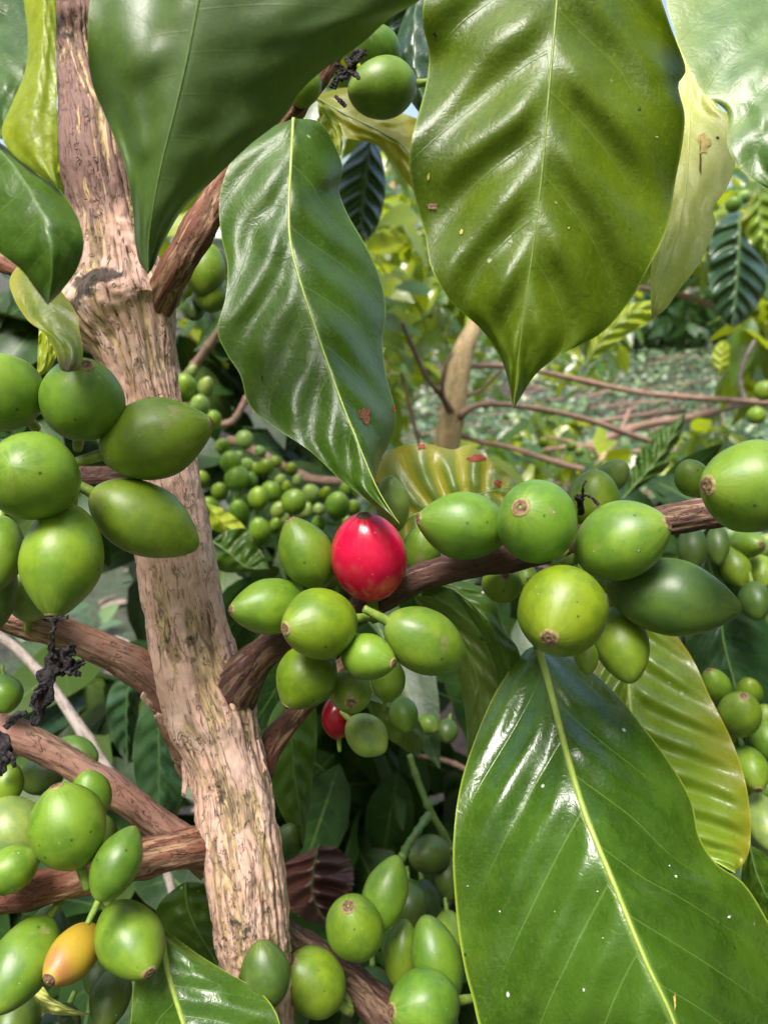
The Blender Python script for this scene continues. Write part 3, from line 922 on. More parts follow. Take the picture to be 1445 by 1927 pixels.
def flake(parent, px, py, ang, L, wd, curl, d):
    """a curling flake of peeling bark standing off the trunk"""
    v = []
    for i, tt in enumerate(np.linspace(0, 1, 10)):
        for j, x in enumerate((-1, -0.5, 0, 0.5, 1)):
            jag = 1 + 0.5 * mnoise.noise(Vector((i * 1.3, j * 2.1, px)))
            ww = wd * (1 - 0.55 * tt ** 3) * jag
            ll = tt * (1 + 0.25 * mnoise.noise(Vector((x * 2, py, 3.0))))
            X = px + math.cos(ang) * L * ll - math.sin(ang) * ww * x
            Y = py + math.sin(ang) * L * ll + math.cos(ang) * ww * x
            v.append(np.array(P(X, Y, d - curl * tt ** 1.6 + 0.0008 * mnoise.noise(Vector((i * .6, j, py))))))
    n = len(v)
    o = mk('bark_flake', np.array(v), grid_faces(10, 5), M['bark_trunk'], parent, attrs={'hue': np.full(n, 0.55), 'fis': np.full(n, 0.1), 'drk': np.full(n, 0.2), 'bco': np.array(v)})
    md = o.modifiers.new('thickness', 'SOLIDIFY'); md.thickness = 0.0004


for fl in [(318, 1345, 3.75, 62, 12, .003, .163), (338, 1372, 3.65, 52, 11, .003, .163), (352, 1390, 1.62, 110, 7, .001, .164), (478, 1396, 1.25, 60, 8, .001, .164)]:
    flake(tree, *fl)

# unseen crown leaves, added above the view to shade what stands behind
cf = Foliage()
fill(cf, [(560, -420, .34, 300, 170, .08, 60), (620, -330, .44, 260, 120, .06, 40)], (0.08, 0.12), (0, 0.6), 0.4)
cf.build('foliage', M['foliage'], tree)
cf = Foliage()
fill(cf, [(2650, 900, .22, 250, 900, .08, 150)], (0.08, 0.12), (0, 0.5), 0.4)
cf.build('foliage', M['foliage_dark'], tree)  # unseen leaves added right of the view to block skylight from that side

#@@SHRUBS@@
# ------------------------------------------------------------------ shrubs behind
def shrub(label, stem_pts, branches, vols, mat='foliage', stem_mat='bark_tan', br_mat='bark_twig', Lr=(0.07, 0.11), tone=(0, 1), droop=0.5, group='coffee shrubs behind the nearest tree', seed=0, nz=0.9):
    b = P(*[stem_pts[0][i] for i in (0, 1, 3)])
    root = empty('coffee_shrub', b, label, 'shrub', group)
    wood_simple('stem', stem_pts, M[stem_mat], root, n=16, seed=seed, nodes=False)
    for i, bp in enumerate(branches):
        wood_simple('branch', bp, M[br_mat], root, n=9, seed=seed + i + 1)
    if vols:
        f = Foliage()
        fill(f, vols, Lr, tone, droop, nz)
        f.build('foliage', M[mat], root)
    return root


def gdist(py):      # depth at which a pixel row meets flat ground
    v = -(py - H_PX / 2) / W_PX
    k = FWD.z + UP.z * v
    return -1.0 / k if k < 0 else 99


shrub('coffee shrub with tan stem and bare pinkish twigs below the largest leaf',
      [(800, 1300, 48, .78), (832, 900, 48, .76), (850, 790, 50, .75), (858, 730, 46, .75), (872, 660, 40, .75), (895, 610, 30, .76), (925, 540, 26, .78), (960, 400, 20, .8)],
      [[(850, 775, 13.6, .74), (830, 745, 10.9, .72), (800, 705, 8.8, .70), (775, 650, 8.2, .68), (755, 605, 6.8, .66)],
       [(842, 770, 10.9, .74), (832, 735, 8.8, .71), (838, 690, 8.2, .70), (850, 665, 6.1, .70)],
       [(862, 690, 12.2, .75), (910, 688, 10.2, .77), (960, 690, 10.2, .80), (1060, 708, 10.2, .83), (1200, 738, 10.9, .86), (1330, 750, 11.6, .88), (1445, 757, 12.2, .90), (1600, 760, 10.9, .92)],
       [(862, 785, 16.3, .74), (890, 765, 12.2, .74), (930, 760, 10.9, .75), (1000, 767, 10.2, .78), (1080, 783, 10.2, .82), (1150, 805, 10.9, .86), (1225, 832, 10.9, .90)],
       [(840, 810, 10.9, .76), (900, 830, 9.5, .76), (960, 842, 9.5, .74), (1040, 868, 10.9, .72), (1120, 888, 10.9, .70)],
       [(870, 745, 6.8, .75), (905, 735, 5.4, .74), (925, 715, 5.4, .73), (945, 695, 5.4, .72)],
       [(800, 880, 8.2, .72), (790, 840, 7.5, .71), (775, 780, 7.5, .70), (760, 720, 6.8, .69), (755, 700, 6.1, .68)]],
      [(740, 560, 1.05, 130, 110, .22, 100), (730, 400, 1.1, 120, 100, .22, 90), (900, 580, 1.1, 110, 70, .2, 40), (740, 880, .95, 150, 70, .12, 70), (930, 850, 1.0, 110, 40, .10, 40), (700, 760, 1.0, 60, 90, .1, 46)],
      Lr=(0.03, 0.085), seed=1)
shrub('coffee shrub in the upper right with dark hollow shade under its leaves',
      [(1560, 900, 30, 1.7), (1550, 700, 30, 1.7), (1530, 500, 28, 1.7), (1500, 250, 24, 1.7)],
      [[(1395, 600, 12, 1.7), (1300, 560, 10, 1.6), (1200, 540, 8, 1.5)], [(1400, 480, 12, 1.7), (1340, 430, 10, 1.6), (1290, 400, 8, 1.5)]],
      [(1390, 420, 1.6, 170, 110, .35, 150), (1300, 440, 1.7, 140, 50, .25, 90), (1440, 600, 1.3, 45, 90, .2, 60), (1130, 560, 2.2, 90, 60, .3, 90)],
      mat='foliage', Lr=(0.07, 0.12), tone=(0, 0.85), seed=20)
shrub('low leafy coffee shoots growing among the pinkish twigs at the right',
      [(1120, 905, 10, 1.25), (1130, 870, 10, 1.25), (1150, 830, 8, 1.25)],
      [[(1130, 870, 7, 1.25), (1190, 850, 6, 1.2), (1260, 845, 5, 1.2)], [(1135, 860, 7, 1.25), (1070, 830, 6, 1.3), (1010, 820, 5, 1.3)]],
      [(1150, 862, 1.25, 190, 28, .15, 80), (1020, 800, 1.4, 70, 50, .15, 40), (1400, 700, 1.7, 60, 60, .2, 70), (1090, 700, 2.0, 80, 35, .3, 50), (1320, 830, 1.5, 90, 40, .2, 50)],
      Lr=(0.03, 0.075), tone=(0, 1), seed=22)
shrub('coffee shrub in black shade behind the weeds at the right, under the dark hanging leaf',
      [(1290, 690, 10, 8.6), (1290, 600, 10, 8.6), (1290, 520, 9, 8.6), (1290, 440, 8, 8.6)], [],
      [(1280, 600, 8.6, 270, 55, .8, 760), (1230, 500, 9.0, 300, 70, .8, 420)],
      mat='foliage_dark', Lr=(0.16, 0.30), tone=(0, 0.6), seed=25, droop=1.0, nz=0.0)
shrub('coffee shrub far behind the central gap, bright leaves catching the light',
      [(720, 900, 20, 2.4), (725, 700, 20, 2.4), (735, 400, 18, 2.4), (740, 150, 16, 2.4)],
      [[(735, 480, 9, 2.4), (690, 470, 8, 2.2), (640, 500, 7, 2.1)], [(738, 430, 9, 2.4), (790, 415, 8, 2.2), (850, 380, 7, 2.1)]],
      [(720, 420, 2.3, 220, 220, .5, 520), (660, 680, 2.3, 180, 150, .4, 300), (950, 560, 2.6, 260, 200, .5, 320)],
      Lr=(0.05, 0.11), tone=(0.0, 1), seed=30)
shrub('coffee shrub behind the trunk on the left, hung with small green berries',
      [(440, 1500, 26, .62), (350, 1100, 26, .60), (320, 900, 24, .58), (280, 700, 20, .58), (210, 420, 18, .6)],
      [[(420, 840, 14, .56), (440, 830, 16, .54), (500, 860, 18, .52), (580, 900, 18, .50), (680, 905, 18, .49), (760, 900, 16, .48)],
       [(330, 730, 18, .5), (365, 690, 18, .49), (400, 640, 16, .48), (450, 570, 14, .47)],
       [(415, 800, 14, .60), (440, 790, 13, .60), (470, 740, 12, .60), (500, 700, 10, .60)]],
      [(430, 640, .72, 140, 130, .1, 70), (520, 860, .70, 170, 80, .08, 60), (400, 1040, .60, 140, 130, .08, 60), (560, 1020, .62, 140, 70, .06, 40)],
      mat='foliage_dark', stem_mat='bark_grey', Lr=(0.045, 0.085), tone=(0, 0.9), seed=40)
shrub('coffee shrub filling the lower left between the side branches with dark leaves',
      [(-60, 2100, 24, .42), (-70, 1800, 24, .42), (-60, 1500, 22, .42), (-80, 1250, 18, .42)],
      [[(-60, 1500, 12, .42), (60, 1500, 10, .43), (200, 1470, 8, .42)], [(-65, 1700, 12, .42), (80, 1600, 10, .43), (200, 1590, 8, .43)]],
      [(200, 1350, .46, 230, 170, .09, 70), (100, 1650, .44, 260, 220, .08, 70), (300, 1800, .40, 200, 150, .07, 50), (60, 600, .50, 140, 160, .08, 36), (40, 850, .48, 130, 160, .06, 26)],
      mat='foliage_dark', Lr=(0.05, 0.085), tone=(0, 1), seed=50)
shrub('coffee shrub in deep shade below the red cherry, right of the trunk foot',
      [(960, 2100, 28, .42), (960, 1800, 26, .42), (950, 1550, 22, .42), (900, 1300, 18, .42)],
      [[(950, 1500, 12, .42), (860, 1440, 10, .42), (780, 1420, 8, .42)]],
      [(700, 1500, .48, 190, 190, .08, 110), (760, 1780, .44, 220, 180, .08, 90), (640, 1120, .40, 190, 70, .08, 90), (900, 1150, .5, 150, 80, .08, 40)],
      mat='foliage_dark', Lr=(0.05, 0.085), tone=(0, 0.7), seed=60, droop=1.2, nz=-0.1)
shrub('coffee shrub at the right edge with long dark leaves behind the green clusters',
      [(1420, 2100, 28, .48), (1410, 1700, 26, .48), (1400, 1350, 22, .48), (1390, 1000, 18, .50)],
      [[(1400, 1250, 12, .47), (1440, 1200, 10, .44), (1500, 1180, 8, .42)]],
      [(1370, 1250, .50, 130, 180, .07, 50), (1400, 1600, .46, 110, 160, .07, 40), (1260, 1000, .55, 160, 60, .06, 20), (1150, 930, .60, 150, 40, .06, 16)],
      mat='foliage_dark', Lr=(0.05, 0.09), tone=(0, 1), seed=70)
shrub('tall coffee shrub behind the top of the trunk, mostly hidden by the near leaves',
      [(330, 1100, 24, .85), (350, 800, 24, .85), (370, 500, 22, .85), (390, 100, 18, .85)],
      [[(365, 560, 12, .85), (430, 520, 10, .8), (500, 500, 8, .75)]],
      [(380, 480, .8, 160, 160, .12, 50), (660, 120, .7, 150, 120, .12, 34), (20, 150, .8, 200, 220, .1, 40)],
      mat='foliage', Lr=(0.06, 0.10), tone=(0.1, 1), seed=80)


def unseen_shrub(x, y, label, n=620, h=2.6, rx=0.60):  # unseen shrub, added around the viewer to block low sky and darken reflections
    root = empty('coffee_shrub', (x, y, gz(x, y)), label, 'shrub', 'unseen coffee shrubs added around the viewer')
    w = np.array([(x, y, gz(x, y) - .03), (x + .02, y, .6), (x - .02, y + .02, 1.2), (x, y, h)])
    wood_world('stem', w, [.018, .016, .012, .006], M['bark_tan'], root, 10, False)
    f = Foliage()
    for _ in range(n):
        u = rng.normal(size=3); u /= np.linalg.norm(u); u *= rng.random() ** 0.4
        p = np.array([x + u[0] * rx, y + u[1] * rx * .7, h * .55 + u[2] * h * .46])
        L = rng.uniform(.12, .18)
        f.add(p, rnd_dir(.5), (rng.normal() * .5, rng.normal() * .5, .9), L, L * .22, rng.random(), r=7, c=3, ph=rng.uniform(0, 6))
    f.build('foliage', M['foliage'], root)


for i, (x, y) in enumerate([(-1.25, -.75), (-.5, -1.1), (.4, -1.15), (1.2, -.85), (-1.45, .3), (1.5, .35), (-1.15, -.2), (1.15, -.25)]):
    unseen_shrub(x, y, ['added unseen coffee shrub far left behind the viewer', 'added unseen coffee shrub behind the viewer, left of centre', 'added unseen coffee shrub behind the viewer, right of centre', 'added unseen coffee shrub far right behind the viewer',
                       'added unseen coffee shrub beyond the left edge of the view', 'added unseen coffee shrub beyond the right edge of the view', 'added unseen coffee shrub beside the viewer on the left', 'added unseen coffee shrub beside the viewer on the right'][i])

#@@LEAVES@@
# ------------------------------------------------------------------ the leaves in front
leaf('broad dark green leaf across the top left, out of focus before the trunk',
     [(250, -140), (180, -40), (165, 60), (172, 150), (205, 235), (235, 310), (250, 395), (254, 450), (262, 492)],
     [(420, -200), (392, -80), (374, 0), (352, 110), (330, 205), (306, 300), (290, 380), (280, 450), (278, 516)],
     [(650, -180), (840, -90), (800, -10), (735, 32), (680, 82), (610, 130), (565, 172), (530, 224), (470, 272), (402, 338), (345, 392), (305, 462), (290, 500)],
     [.098, .100, .102, .105, .109], [.004, .005, .004, .002], [.000, .002, .006, .005, .002], 'leaf_dark', rib='midrib_dim', ribw=8, nv=9, pleat=.00015, wave=.0006, wf=2.5, seed=1, und=.0016)
# the curled leaf at the left edge
leaf('glossy curled leaf at the left edge, its lower half hanging to a point',
     [(-75, 320), (-55, 420), (0, 475), (40, 508), (68, 545)],
     [(-35, 245), (35, 325), (85, 415), (98, 500), (90, 574)],
     [(20, 282), (70, 326), (110, 354), (144, 404), (158, 455), (146, 505), (118, 545)],
     [.101, .097, .094, .096], [.003, .003, .002], [.002, .004, .003], 'leaf_mid', rib='midrib_dim', ribw=5, nv=6, pleat=.0003, wave=.0003, wf=2, seed=2, und=.0003)
leaf('bright yellow-green backlit leaf fold running down the left edge above the curled leaf',
     [(40, -60), (52, 60), (48, 130), (22, 195), (3, 245), (20, 285), (70, 325)],
     [(75, -120), (82, 0), (80, 90), (70, 170), (60, 240), (75, 300), (108, 350)],
     [(104, -60), (105, 60), (106, 150), (108, 240), (108, 320)],
     [.099, .099, .098, .098], [.002, .002, .001], [.001, .001, .001], 'leaf_lime', rib=None, nv=9, pleat=.0002, wave=.0001, wf=2, seed=3, und=.0002)
leaf('blue-grey shiny leaf surface in the top left corner beside the yellow-green fold',
     [(-120, -60), (-130, 60), (-120, 160), (-60, 230)],
     [(-40, -120), (-25, 0), (-22, 120), (-18, 200), (4, 262)],
     [(45, -60), (56, 60), (52, 130), (26, 200)],
     [.128, .117, .107, .100], [.000, -.002, -.002], [.003, .002, .001], 'leaf_mid', rib=None, nv=8, pleat=.0004, wave=.0003, wf=2, seed=4)
leaf('long pointed leaf hanging in the middle, its tip touching the red cherry',
     [(505, 242), (462, 270), (430, 312), (413, 375), (416, 440), (428, 500), (424, 560), (409, 622), (428, 668), (452, 706), (470, 764), (520, 806), (585, 850), (640, 902), (690, 940)],
     [(552, 222), (548, 300), (544, 380), (546, 450), (562, 520), (598, 630), (636, 738), (672, 830), (708, 915), (738, 966), (752, 986)],
     [(600, 228), (628, 268), (645, 316), (638, 356), (654, 402), (690, 465), (716, 525), (726, 585), (720, 640), (726, 704), (744, 772), (738, 822), (714, 872), (708, 915), (728, 958)],
     [.150, .146, .142, .138, .134, .130, .1265], [.003, .003, .002, .002, .001, .001], [.004, .012, .017, .018, .013, .002], 'leaf_mid', ribw=7, nv=7, fwd=.2, pleat=.0016, wave=.0012, wf=3.4, seed=5, warp=.0002, und=.0006)
leaf('largest hanging leaf, broad olive green with pleated veins, at the upper right',
     [(850, -180), (802, -20), (795, 40), (807, 100), (800, 165), (776, 255), (770, 315), (784, 385), (800, 440), (812, 505), (850, 568), (902, 616), (936, 660), (955, 712)],
     [(1062, -260), (1052, -60), (1040, 90), (1030, 200), (1020, 320), (1005, 450), (990, 560), (976, 670), (966, 770)],
     [(1180, -180), (1238, -20), (1262, 50), (1290, 128), (1276, 160), (1288, 215), (1284, 270), (1270, 345), (1256, 428), (1222, 500), (1182, 570), (1132, 626), (1062, 664), (1012, 700), (984, 740)],
     [.124, .122, .119, .118, .118, .120], [.006, .006, .007, .005, .003], [.010, .009, .009, .007, .003], 'leaf_big', rib='midrib_olive', ribw=7, nv=6.6, fwd=.21, pleat=.0027, wave=.0022, wf=4.5, seed=6)
leaf('pale shiny leaf in the top right corner with a wavy lower edge',
     [(1300, -160), (1255, -20), (1268, 55), (1288, 110), (1322, 172), (1368, 212), (1368, 270), (1392, 315), (1440, 352)],
     [(1420, -220), (1440, -60), (1460, 100), (1480, 240), (1500, 380)],
     [(1600, -160), (1650, 0), (1660, 160), (1600, 300)],
     [.136, .122, .110, .104], [.006, .004, .004, .003], [.004, .002, .004], 'leaf_pale', rib='midrib', ribw=7, nv=7, pleat=.0008, wave=.0006, wf=4, seed=7, warp=.0003)
leaf('pale yellow leaf with a brown tip, hanging behind the largest leaf',
     [(1230, 150), (1215, 260), (1230, 360), (1232, 440), (1224, 520)],
     [(1290, 40), (1296, 150), (1296, 260), (1288, 370), (1268, 460), (1246, 540), (1226, 600)],
     [(1330, 60), (1345, 185), (1378, 225), (1386, 290), (1370, 348), (1342, 392), (1346, 425), (1318, 492), (1276, 548), (1252, 582)],
     [.172, .166, .158, .151, .146], [.004, .003, .000], [.001, -.003, -.001, .002], 'leaf_yellow', rib='midrib_yellow', ribw=5, nv=7, pleat=.0006, wave=.0008, wf=3.5, seed=8)
leaf('large glossy green leaf with a yellow midrib, filling the lower right corner',
     [(985, 1228), (930, 1308), (885, 1415), (862, 1500), (852, 1600), (856, 1690), (866, 1780), (886, 1870), (930, 1990), (1080, 2110), (1240, 2190)],
     [(1012, 1216), (1036, 1300), (1062, 1402), (1100, 1530), (1158, 1672), (1214, 1808), (1266, 1920), (1310, 2060), (1350, 2220)],
     [(1085, 1244), (1150, 1296), (1205, 1362), (1258, 1432), (1300, 1505), (1316, 1575), (1348, 1626), (1398, 1662), (1438, 1722), (1480, 1810), (1520, 1950), (1460, 2110)],
     [.164, .148, .136, .128, .122, .119, .118], [.004, .008, .012, .013, .010], [.004, .013, .023, .031, .034], 'leaf_bright', ribw=15, nv=7.5, fwd=.25, pleat=.0021, wave=.0014, wf=3.2, p=1.15, seed=9, stem=[(1000, 1090, .152), (1006, 1160, .150)], warp=.0005)
leaf('yellow-edged ribbed leaf behind the large glossy leaf at lower right',
     [(1120, 1240), (1115, 1340), (1150, 1450), (1210, 1560), (1290, 1640)],
     [(1200, 1120), (1190, 1230), (1184, 1310), (1200, 1400), (1240, 1500), (1300, 1590), (1384, 1644)],
     [(1250, 1170), (1300, 1235), (1336, 1312), (1376, 1392), (1402, 1470), (1412, 1545), (1408, 1608)],
     [.192, .178, .166, .157], [.004, .004, .004], [.002, .003, .002], 'leaf_rib', ribw=12, nv=8, fwd=.20, pleat=.0026, wave=.0006, wf=3, seed=10)
leaf('striped yellow-green leaf with reddish spots, behind the red cherry',
     [(720, 935), (708, 890), (738, 846), (796, 834), (850, 846), (884, 838), (925, 868), (955, 890)],
     [(742, 992), (790, 965), (850, 945), (910, 928), (975, 915)],
     [(760, 1030), (830, 1040), (900, 1010), (950, 960)],
     [.178, .176, .174, .174], [.004, .006, .004], [-.004, -.004, -.002], 'leaf_stripe', ribw=6, nv=7, fwd=.05, pleat=.0014, wave=.0014, wf=3, seed=11)
leaf('mid green leaf below the dark branch, right of the red cherry, with a curled rim',
     [(840, 1105), (890, 1170), (925, 1235), (945, 1300)],
     [(790, 1100), (850, 1110), (910, 1160), (945, 1225), (962, 1290)],
     [(830, 1085), (885, 1098), (926, 1118), (946, 1180), (975, 1222), (980, 1262)],
     [.168, .165, .162, .164], [.004, .004, .003], [.002, .003, .002], 'leaf_mid', rib=None, nv=6, pleat=.0005, wave=.0005, wf=2, seed=12)
leaf('olive leaf underside hanging between the red cherry cluster and the lower right leaf',
     [(800, 1160), (835, 1210), (866, 1290), (878, 1370), (880, 1440)],
     [(775, 1118), (840, 1165), (885, 1240), (908, 1330), (905, 1410), (890, 1480)],
     [(830, 1130), (885, 1178), (925, 1240), (946, 1300), (935, 1360), (915, 1430)],
     [.176, .175, .174, .174], [.004, .004, .002], [-.002, -.003, .000], 'leaf_under', rib='midrib_dim', ribw=5, nv=7, pleat=.0007, wave=.0006, wf=3, seed=13)
leaf('glossy green leaf at the bottom left, starting under the green cherries, pale midrib',
     [(290, 1775), (258, 1830), (248, 1900), (250, 1980), (300, 2080)],
     [(302, 1752), (316, 1830), (338, 1905), (365, 1990), (400, 2100)],
     [(318, 1756), (372, 1796), (430, 1832), (490, 1868), (524, 1918), (530, 1990), (480, 2070)],
     [.150, .146, .142, .138], [.003, .003, .003], [.004, .004, .004], 'leaf_bright', ribw=13, nv=6, pleat=.0005, wave=.0009, wf=3, seed=14)
leaf('pale green leaf tucked between the trunk foot and the bottom left leaf',
     [(330, 1672), (300, 1700), (292, 1735), (320, 1765)],
     [(350, 1660), (352, 1700), (368, 1745), (400, 1800), (420, 1840)],
     [(385, 1665), (405, 1700), (415, 1750), (425, 1800)],
     [.185, .184, .183], [.002, .003], [.003, .003], 'leaf_mid', rib='midrib_dim', ribw=6, nv=6, pleat=.0006, seed=15)
leaf('small bright green leaf right of the trunk at mid height, level with the green cherries',
     [(425, 1010), (400, 1035), (398, 1060), (430, 1078)],
     [(398, 1018), (430, 1040), (465, 1068), (506, 1070)],
     [(425, 1000), (462, 995), (478, 1020), (498, 1048)],
     [.25, .248, .246], [.006, .006], [.002, .002], 'leaf_mid', rib='midrib_dim', ribw=4, nv=6, pleat=.0008, seed=16)
leaf('yellowish leaf behind the green cherries just right of the trunk',
     [(395, 965), (392, 990), (410, 1000)], [(385, 945), (410, 975), (440, 1000), (470, 1010)], [(420, 958), (450, 980), (465, 998)],
     [.30, .30], [.004], [.004], 'leaf_lime', rib=None, nv=5, pleat=.0006, seed=17)
leaf('dark blue-green leaf at the right edge below the longest green cherry',
     [(1300, 1150), (1290, 1210), (1310, 1270), (1345, 1330), (1380, 1400)],
     [(1330, 1040), (1352, 1130), (1362, 1210), (1385, 1300), (1410, 1420)],
     [(1400, 1080), (1440, 1160), (1470, 1250), (1460, 1340)],
     [.235, .232, .230, .230], [.003, .004, .004], [.006, .007, .005], 'leaf_deep', rib='midrib_dim', ribw=7, nv=7, pleat=.0014, wave=.001, seed=18)
leaf('dark bluish pleated leaf in the central gap, right of the hanging leaf',
     [(640, 320), (628, 380), (640, 420)], [(700, 240), (690, 320), (682, 400), (680, 462)], [(722, 310), (724, 370), (708, 430)],
     [.42, .42, .42], [.01, .01], [.012, .01], 'leaf_deep', rib='midrib_deep', ribw=5, nv=7, pleat=.004, seed=19)
leaf('olive yellow backlit leaf under the top green cherry, left of the largest leaf',
     [(640, 250), (668, 262), (704, 270), (735, 298), (768, 345)], [(590, 180), (650, 215), (720, 250), (770, 290), (830, 420)], [(660, 165), (740, 205), (800, 235), (840, 320)],
     [.190, .188, .186], [.000, .004], [.004, .004], 'leaf_olive', rib='midrib_dim', ribw=4, nv=7, pleat=.0006, seed=20)
leaf('very dark leaf at the top between the green cherry and the largest leaf',
     [(760, 30), (744, 90), (752, 150), (780, 200)], [(800, -60), (782, 20), (780, 110), (800, 200), (830, 260)], [(850, 0), (860, 100), (850, 200)],
     [.20, .195, .195], [.004, .006], [.004, .004], 'leaf_deep', rib='midrib_deep', ribw=4, nv=7, pleat=.0006, seed=21)
leaf('pale blue-grey leaf at the top behind the near dark leaf',
     [(680, 70), (700, 40), (730, 0)], [(770, 130), (735, 80), (740, 30), (800, -60)], [(790, 100), (790, 40), (800, 0)],
     [.24, .235], [-.004], [.004], 'leaf_deep', rib=None, nv=6, pleat=.001, seed=22)
leaf('dark hanging leaf with pale veins at the right, below the top right corner leaf',
     [(1345, 425), (1334, 490), (1336, 545), (1350, 590)], [(1392, 395), (1390, 470), (1385, 540), (1378, 618)], [(1422, 420), (1440, 480), (1442, 540), (1410, 596)],
     [.80, .80, .80], [.02, .01], [.03, .02], 'leaf_deep', rib='midrib_dim', ribw=6, nv=8, pleat=.006, wave=.004, seed=23)
leaf('pale grey-green leaf at the right edge above the dark hanging leaf',
     [(1400, 400), (1395, 430), (1420, 470)], [(1430, 340), (1428, 400), (1440, 460), (1460, 520)], [(1470, 370), (1490, 430), (1480, 490)],
     [.7, .7], [.01], [.01], 'leaf_rib', rib=None, nv=7, pleat=.004, wave=.004, seed=24)
leaf('yellow-green leaf with a shrivelled brown tip, hanging over the upper left cherries',
     [(20, 520), (26, 560), (52, 602), (84, 628), (104, 664), (114, 694)], [(60, 470), (80, 560), (105, 620), (135, 655), (128, 700)], [(110, 540), (142, 586), (150, 622), (156, 664), (150, 694)],
     [.128, .124, .120, .117], [.002, .001, .001], [.001, .001, .001], 'leaf_tipdry', rib=None, nv=6, pleat=.0001, wave=.0002, und=.0002, seed=25)
leaf('narrow bright yellow leaf behind the curled leaf at left',
     [(78, 580), (72, 640), (70, 690)], [(95, 540), (92, 620), (85, 680), (68, 712)], [(115, 590), (112, 640), (98, 690)],
     [.17, .168], [.002], [.002], 'leaf_lime', rib=None, nv=5, pleat=.0005, seed=26)
leaf('dark green leaf in the shade right of the trunk below the red-brown side branch',
     [(505, 1360), (505, 1440), (520, 1510), (545, 1560)], [(545, 1290), (548, 1380), (556, 1470), (566, 1540), (570, 1600)], [(590, 1320), (596, 1390), (590, 1450), (580, 1530)],
     [.215, .21, .205], [.006, .006], [.006, .006], 'leaf_mid', rib='midrib_deep', ribw=5, nv=7, pleat=.001, seed=27)
leaf('dull olive leaf under the small cherries below the red cherry',
     [(690, 1330), (720, 1380), (760, 1410)], [(670, 1310), (730, 1330), (770, 1370), (785, 1425)], [(700, 1305), (755, 1320), (790, 1360), (800, 1400)],
     [.20, .198], [.004], [.004], 'leaf_under', rib='midrib_dim', ribw=4, nv=6, pleat=.0006, seed=28)
leaf('dark reddish-brown dead leaf caught low behind the trunk',
     [(520, 1640), (525, 1690), (570, 1730)], [(600, 1590), (590, 1640), (590, 1690), (620, 1750)], [(640, 1600), (665, 1640), (655, 1700)],
     [.25, .25], [.010, .012], [.012, .010], 'leaf_brown', rib='midrib_deep', ribw=4, nv=6, pleat=.004, wave=.006, wf=2, seed=29, ragged=6)
leaf('pale yellow leaf tip pointing right at the bottom left under the orange cherry',
     [(70, 1850), (100, 1880), (140, 1900)], [(30, 1870), (80, 1885), (130, 1900), (176, 1910)], [(60, 1900), (100, 1910), (140, 1912)],
     [.165, .163], [.002], [.002], 'leaf_yellow', rib=None, nv=5, pleat=.0004, seed=30)
leaf('wavy dark leaf behind the thin grey twig at left, between the side branches',
     [(212, 1290), (200, 1340), (215, 1400), (235, 1430)], [(255, 1260), (240, 1310), (238, 1370), (240, 1440)], [(285, 1290), (262, 1330), (266, 1390), (262, 1420)],
     [.30, .298], [.008], [.010], 'leaf_deep', rib='midrib_deep', ribw=4, nv=6, pleat=.002, wave=.003, wf=3, seed=31)
leaf('dark glossy leaf left of the trunk between the two left side branches',
     [(265, 1340), (250, 1420), (262, 1500), (280, 1540)], [(310, 1280), (300, 1370), (300, 1460), (298, 1560)], [(350, 1340), (352, 1430), (340, 1510)],
     [.26, .255], [.008], [.004], 'leaf_deep', rib='midrib_deep', ribw=5, nv=7, pleat=.0012, wave=.002, seed=32)
leaf('jagged dark green leaf pointing up right, among the twigs at the right',
     [(1190, 880), (1205, 845), (1225, 830), (1240, 805), (1262, 800)], [(1170, 940), (1215, 890), (1250, 845), (1290, 775)], [(1215, 910), (1255, 880), (1262, 850), (1282, 820)],
     [.45, .45], [.006], [.006], 'leaf_mid', rib='midrib_dim', ribw=4, nv=6, pleat=.003, wave=.003, wf=5, seed=33, ragged=5)
leaf('yellow-green backlit leaf peeking out behind the tip of the largest leaf',
     [(1110, 640), (1115, 610), (1150, 580)], [(1100, 690), (1140, 630), (1190, 590), (1250, 560)], [(1130, 670), (1180, 630), (1230, 600)],
     [.5, .5], [.004], [.004], 'leaf_lime', rib='midrib_dim', ribw=4, nv=6, pleat=.003, wave=.003, seed=34)
leaf('small upright yellow-green leaf on the far weeds at the right',
     [(1340, 680), (1342, 660), (1352, 645)], [(1352, 705), (1358, 675), (1362, 640)], [(1372, 690), (1378, 665), (1372, 648)],
     [1.2, 1.2], [.01], [.01], 'leaf_lime', rib=None, nv=5, pleat=.003, seed=35)
leaf('dark green leaf in the bottom right corner behind the large glossy leaf',
     [(1395, 1640), (1400, 1690), (1430, 1740)], [(1410, 1590), (1425, 1650), (1460, 1720), (1500, 1780)], [(1440, 1610), (1470, 1660), (1500, 1730)],
     [.19, .19], [.004], [.004], 'leaf_mid', rib='midrib_dim', ribw=5, nv=6, pleat=.0008, seed=36)
leaf('pale green leaf sheath beside the base of the middle hanging leaf',
     [(600, 215), (610, 255), (632, 285)], [(598, 195), (622, 225), (638, 260), (640, 292)], [(618, 200), (640, 235), (645, 268)],
     [.172, .171], [.001], [.001], 'leaf_lime', rib=None, nv=4, pleat=.0002, seed=37)


